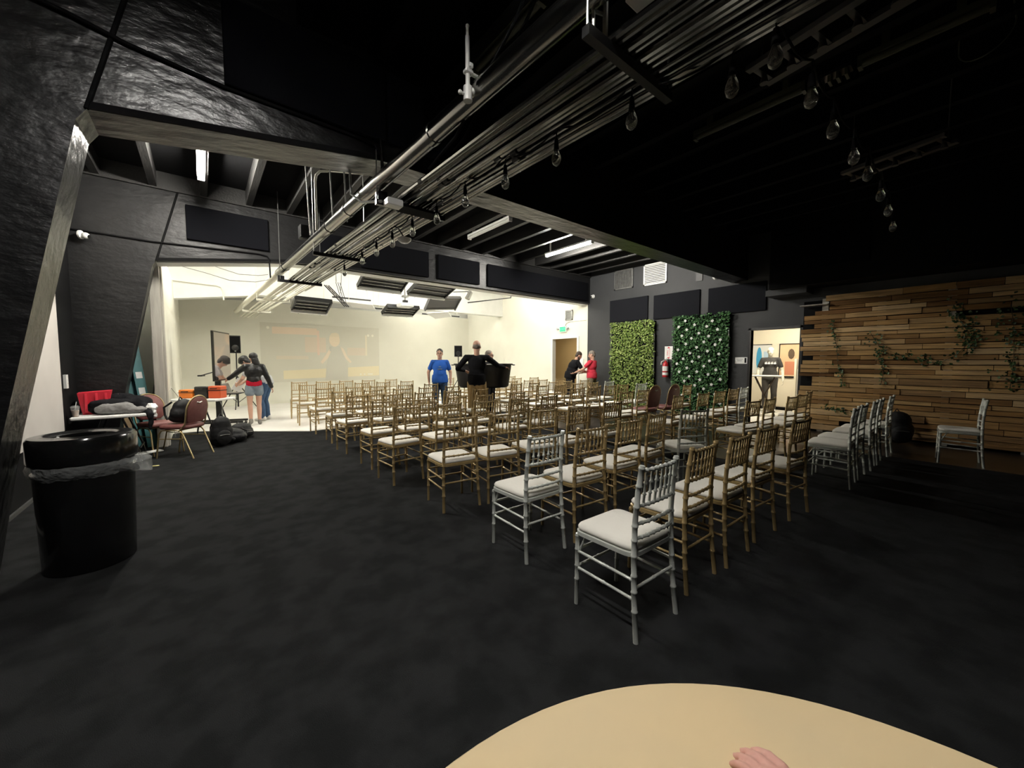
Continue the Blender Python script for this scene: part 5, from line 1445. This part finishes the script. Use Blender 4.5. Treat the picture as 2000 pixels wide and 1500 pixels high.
    if shoes:
        for s in 'rl':
            a = V['an_'+s]; tv = V['toe_'+s]
            b = MB(); limb(b, a + Vector((0, -0.035, -0.045)), a + tv*0.45 + Vector((0, 0, -0.05)), 0.042, 0.040); limb(b, a + tv*0.45 + Vector((0,0,-0.05)), a + tv*0.85 + Vector((0, 0, -0.055)), 0.042, 0.032)
            limb(b, a + Vector((0, -0.01, 0.0)), a + Vector((0, -0.02, -0.04)), 0.046, 0.045)
            blob('shoe', b, shoes, t, 0.010, 2)
    if extras: extras(t, V, H, HR, RC)
    return t
blue_shirt = mat('blue_cotton', (0.028, 0.115, 0.46), 0.85, spec=0.15)
jeans = mat('blue_denim', (0.045, 0.085, 0.16), 0.9, spec=0.1, col2=(0.07, 0.12, 0.21), vscale=9)
denim_light = mat('light_denim', (0.17, 0.21, 0.25), 0.9, spec=0.1, col2=(0.23, 0.27, 0.31), vscale=9)
black_knit = mat('black_knit', (0.010, 0.010, 0.012), 0.9, spec=0.1)
khaki = mat('khaki_cotton', (0.42, 0.29, 0.14), 0.9, spec=0.1)
olive = mat('olive_khaki', (0.22, 0.18, 0.12), 0.9, spec=0.1)
dark_trs = mat('dark_trousers', (0.018, 0.018, 0.022), 0.9, spec=0.1)
red_polo = mat('red_polo_cotton', (0.62, 0.045, 0.075), 0.85, spec=0.15)
red_top = mat('red_top_cotton', (0.42, 0.012, 0.03), 0.85, spec=0.15)
leather = mat('black_leather', (0.008, 0.008, 0.009), 0.38, spec=0.45)
grey_shoe = mat('grey_shoe', (0.20, 0.19, 0.17), 0.7)
white_shoe = mat('white_shoe', (0.62, 0.61, 0.58), 0.6)
dark_shoe = mat('dark_shoe', (0.02, 0.018, 0.016), 0.5)
def chest_print(rows, m, z=0.0):
    def f(t, V, H, HR, RC):
        for (w, dz) in rows:
            c = V['chest'] + RC @ Vector((0, 0.13, dz))
            mt = Matrix.Translation(c) @ RC.to_4x4()
            MB().box(-w, -0.012, -0.011, w, 0.012, 0.011, mt).build('print', m, t)
    return f
person('man in a blue t-shirt and jeans standing in the aisle, facing the camera', (4.67, 8.72, 0.012), math.radians(153), 1.74,
    dict(girth=1.12, el_r=(0.285,-0.06,1.15), wr_r=(0.27,0.03,0.90), el_l=(-0.27,-0.05,1.14), wr_l=(-0.265,0.03,0.89), head_yaw=-6),
    shirt=blue_shirt, trousers=jeans, shoes=dark_shoe, hair='hair_black', glasses=True, extras=chest_print([(0.055, -0.06), (0.03, 0.0)], denim_light))
person('bald man in a black sweater and khaki trousers seen from behind, gripping the tub', (4.42, 6.66, 0.0), math.radians(-36), 1.87,
    dict(girth=1.0, sh_r=(0.20,0.0,1.41), el_r=(0.40,0.16,1.26), wr_r=(0.55,0.36,1.22), sh_l=(-0.20,0.0,1.41), el_l=(-0.37,0.02,1.20), wr_l=(-0.26,0.24,1.16), palm_r=(0,0,-1), palm_l=(0,0,-1), head_pitch=-8, curl=0.7,
         kn_r=(0.11,0.04,0.50), an_r=(0.12,0.02,0.09)),
    shirt=black_knit, sleeve='long', trousers=khaki, shoes=dark_shoe, hair='hair_grey', hair_style='balding', shirt_len=0.0)
person('older man in glasses and dark top behind the tub, looking aside', (5.44, 7.66, 0.0), math.radians(196), 1.70,
    dict(girth=1.1, head_yaw=22, el_r=(0.29,0.16,1.18), wr_r=(0.20,0.36,1.16), el_l=(-0.29,0.16,1.18), wr_l=(-0.20,0.36,1.16), palm_r=(0,0,-1), palm_l=(0,0,-1)),
    shirt=black_knit, sleeve='long', trousers=dark_trs, shoes=dark_shoe, hair='hair_grey', hair_style='short', glasses=True)
lean = dict(chest=(0,0.10,1.26), neck=(0,0.19,1.43), head=(0,0.27,1.56), head_pitch=-32, sh_r=(0.185,0.16,1.39), sh_l=(-0.185,0.16,1.39))
def tee_logo(t, V, H, HR, RC):
    c = V['chest'] + RC @ Vector((0, 0.132, 0.0)); mt = Matrix.Translation(c) @ RC.to_4x4()
    MB().box(-0.09, -0.012, -0.02, 0.09, 0.012, 0.02, mt).build('print', M['white_plastic'], t)
    MB().box(-0.075, -0.0125, -0.008, 0.05, 0.0125, 0.012, mt).build('print', mat('logo_orange', (0.65, 0.16, 0.05), 0.6), t)
person('bearded man in a black t-shirt bending forward by the stage door', (8.72, 8.02, 0.006), math.radians(-118), 1.78,
    dict(lean, girth=1.22, el_r=(0.26,0.30,1.12), wr_r=(0.10,0.52,1.08), el_l=(-0.26,0.30,1.12), wr_l=(-0.08,0.52,1.06), palm_r=(0,0,1), palm_l=(0,0,-1)),
    shirt=black_knit, trousers=dark_trs, shoes=dark_shoe, hair='hair_brown', beard='hair_brown', extras=tee_logo)
def belt(t, V, H, HR, RC):
    b = MB(); b.lathe([(1.0, -0.018), (1.0, 0.018)], 28, Matrix.Translation(V['pel'] + Vector((0, 0, 0.045))) @ Matrix.Diagonal((0.187, 0.138, 1, 1)), cap=False); b.build('belt', dark_shoe, t)
person('man in a red polo shirt and khaki trousers seen from behind by the stage door', (9.05, 7.45, 0.006), math.radians(14), 1.74,
    dict(girth=1.08, el_l=(-0.30,0.14,1.20), wr_l=(-0.36,0.36,1.10), el_r=(0.24,0.14,1.16), wr_r=(0.04,0.36,1.08), head_yaw=22, head_pitch=-14, palm_l=(0,0,1), palm_r=(0,0,1)),
    shirt=red_polo, trousers=olive, shoes=dark_shoe, hair='hair_grey', extras=belt, shirt_len=-0.10)
person('woman in a black jacket and denim shorts seen from behind on the stage', (0.88, 10.25, 0.012), math.radians(4), 1.62,
    dict(girth=0.92, head=(0.005,0.03,1.61), head_yaw=14, head_roll=-8, el_l=(-0.32,0.12,1.26), wr_l=(-0.46,0.30,1.12), el_r=(0.27,-0.04,1.14), wr_r=(0.36,0.02,0.90),
         kn_l=(-0.10,0.0,0.50), an_l=(-0.10,-0.05,0.13), kn_r=(0.09,0.05,0.50), an_r=(0.09,0.03,0.09), toe_l=(-0.02,0.17,-0.07)),
    shirt=red_top, sleeve='none', trousers=denim_light, leg='short', shoes=grey_shoe, hair='hair_black', hair_style='long', jacket=leather, shirt_len=-0.07)
bent = dict(pel=(0,-0.08,0.93), chest=(0,0.16,1.17), neck=(0,0.30,1.30), head=(0,0.40,1.42), head_pitch=-48, sh_r=(0.18,0.23,1.28), sh_l=(-0.18,0.23,1.28),
    el_r=(0.22,0.34,1.02), wr_r=(0.12,0.50,0.92), el_l=(-0.22,0.34,1.02), wr_l=(-0.12,0.50,0.90), hip_r=(0.09,-0.08,0.90), hip_l=(-0.09,-0.08,0.90), kn_r=(0.10,0.03,0.49), kn_l=(-0.10,0.02,0.49), an_r=(0.11,-0.03,0.09), an_l=(-0.11,-0.03,0.09))
person('person with dark mop hair in jeans bending towards the standing screen', (1.12, 10.95, 0.012), math.radians(58), 1.74, bent,
    shirt=mat('pale_cotton', (0.45, 0.46, 0.48), 0.85), trousers=jeans, shoes=white_shoe, hair='hair_black', hair_style='mop')
o = MB().box(-0.10, -0.004, -0.15, 0.10, 0.004, 0.15, Matrix.Rotation(0.5, 4, 'Y')).build('paper_sheet', M['white_plastic'], None, loc=(0.66, 11.32, 0.86))
o.rotation_euler.z = 0.3
tag(o, 'white sheet of paper held by the bending person', 'paper')
# mannequin in the shop
M['mannequin_shell'] = mat('mannequin_shell', (0.72, 0.68, 0.58), 0.4)
def tee_print(t, V, H, HR, RC):
    for i, x in enumerate((-0.10, -0.035, 0.035, 0.10)):
        c = V['chest'] + RC @ Vector((x, 0.126 - abs(x)*0.12, 0.03)); mt = Matrix.Translation(c) @ RC.to_4x4()
        MB().box(-0.027, -0.014, -0.035, 0.027, 0.014, 0.0, mt).box(-0.018, -0.014, 0.0, -0.004, 0.014, 0.03, mt).box(0.006, -0.014, 0.0, 0.02, 0.014, 0.022, mt).build('print', M['white_plastic'], t)
person('white mannequin in a charcoal t-shirt and dark trousers in the shop doorway', (12.30, 3.84, 0.03), math.radians(108), 1.80,
    dict(girth=1.0, el_r=(0.27,-0.02,1.12), wr_r=(0.29,0.10,0.88), el_l=(-0.27,-0.02,1.12), wr_l=(-0.29,0.10,0.86), curl=0.9),
    skin='mannequin_shell', shirt=mat('charcoal_tee', (0.045, 0.042, 0.040), 0.9), trousers=mat('dark_grey_trousers', (0.05, 0.045, 0.042), 0.9), shoes=white_shoe, extras=tee_print, name='mannequin', cat='mannequin', shirt_len=0.02)
tag(MB().lathe([(0.2, 0.0), (0.2, 0.02), (0.19, 0.029)], 28).build('mannequin_stand', M['white_plastic'], None, True, loc=(12.30, 3.84, 0.001)), 'round white stand plate under the mannequin', 'stand')

# hand added on the near table for a blurred finger at the lens
t = thing('person', 'hand on the beige table standing in for a blurred finger at the lens', 'hand', (0, 0, 0))
b = MB()
d = Vector((0.36, 0.93, 0.0)).normalized()
hand(b, Vector((0.668, 0.108, 0.764)), d, (0, 0, -1), 0.22, -1)
limb(b, Vector((0.668, 0.108, 0.766)), Vector((0.558, -0.20, 0.785)), 0.026, 0.04)
blob('hand', b, mat('skin_pink', (0.62, 0.33, 0.27), 0.5, spec=0.35), t, 0.004, 3)
SC.view_settings.use_curve_mapping = False
bpy.context.view_layer.update()
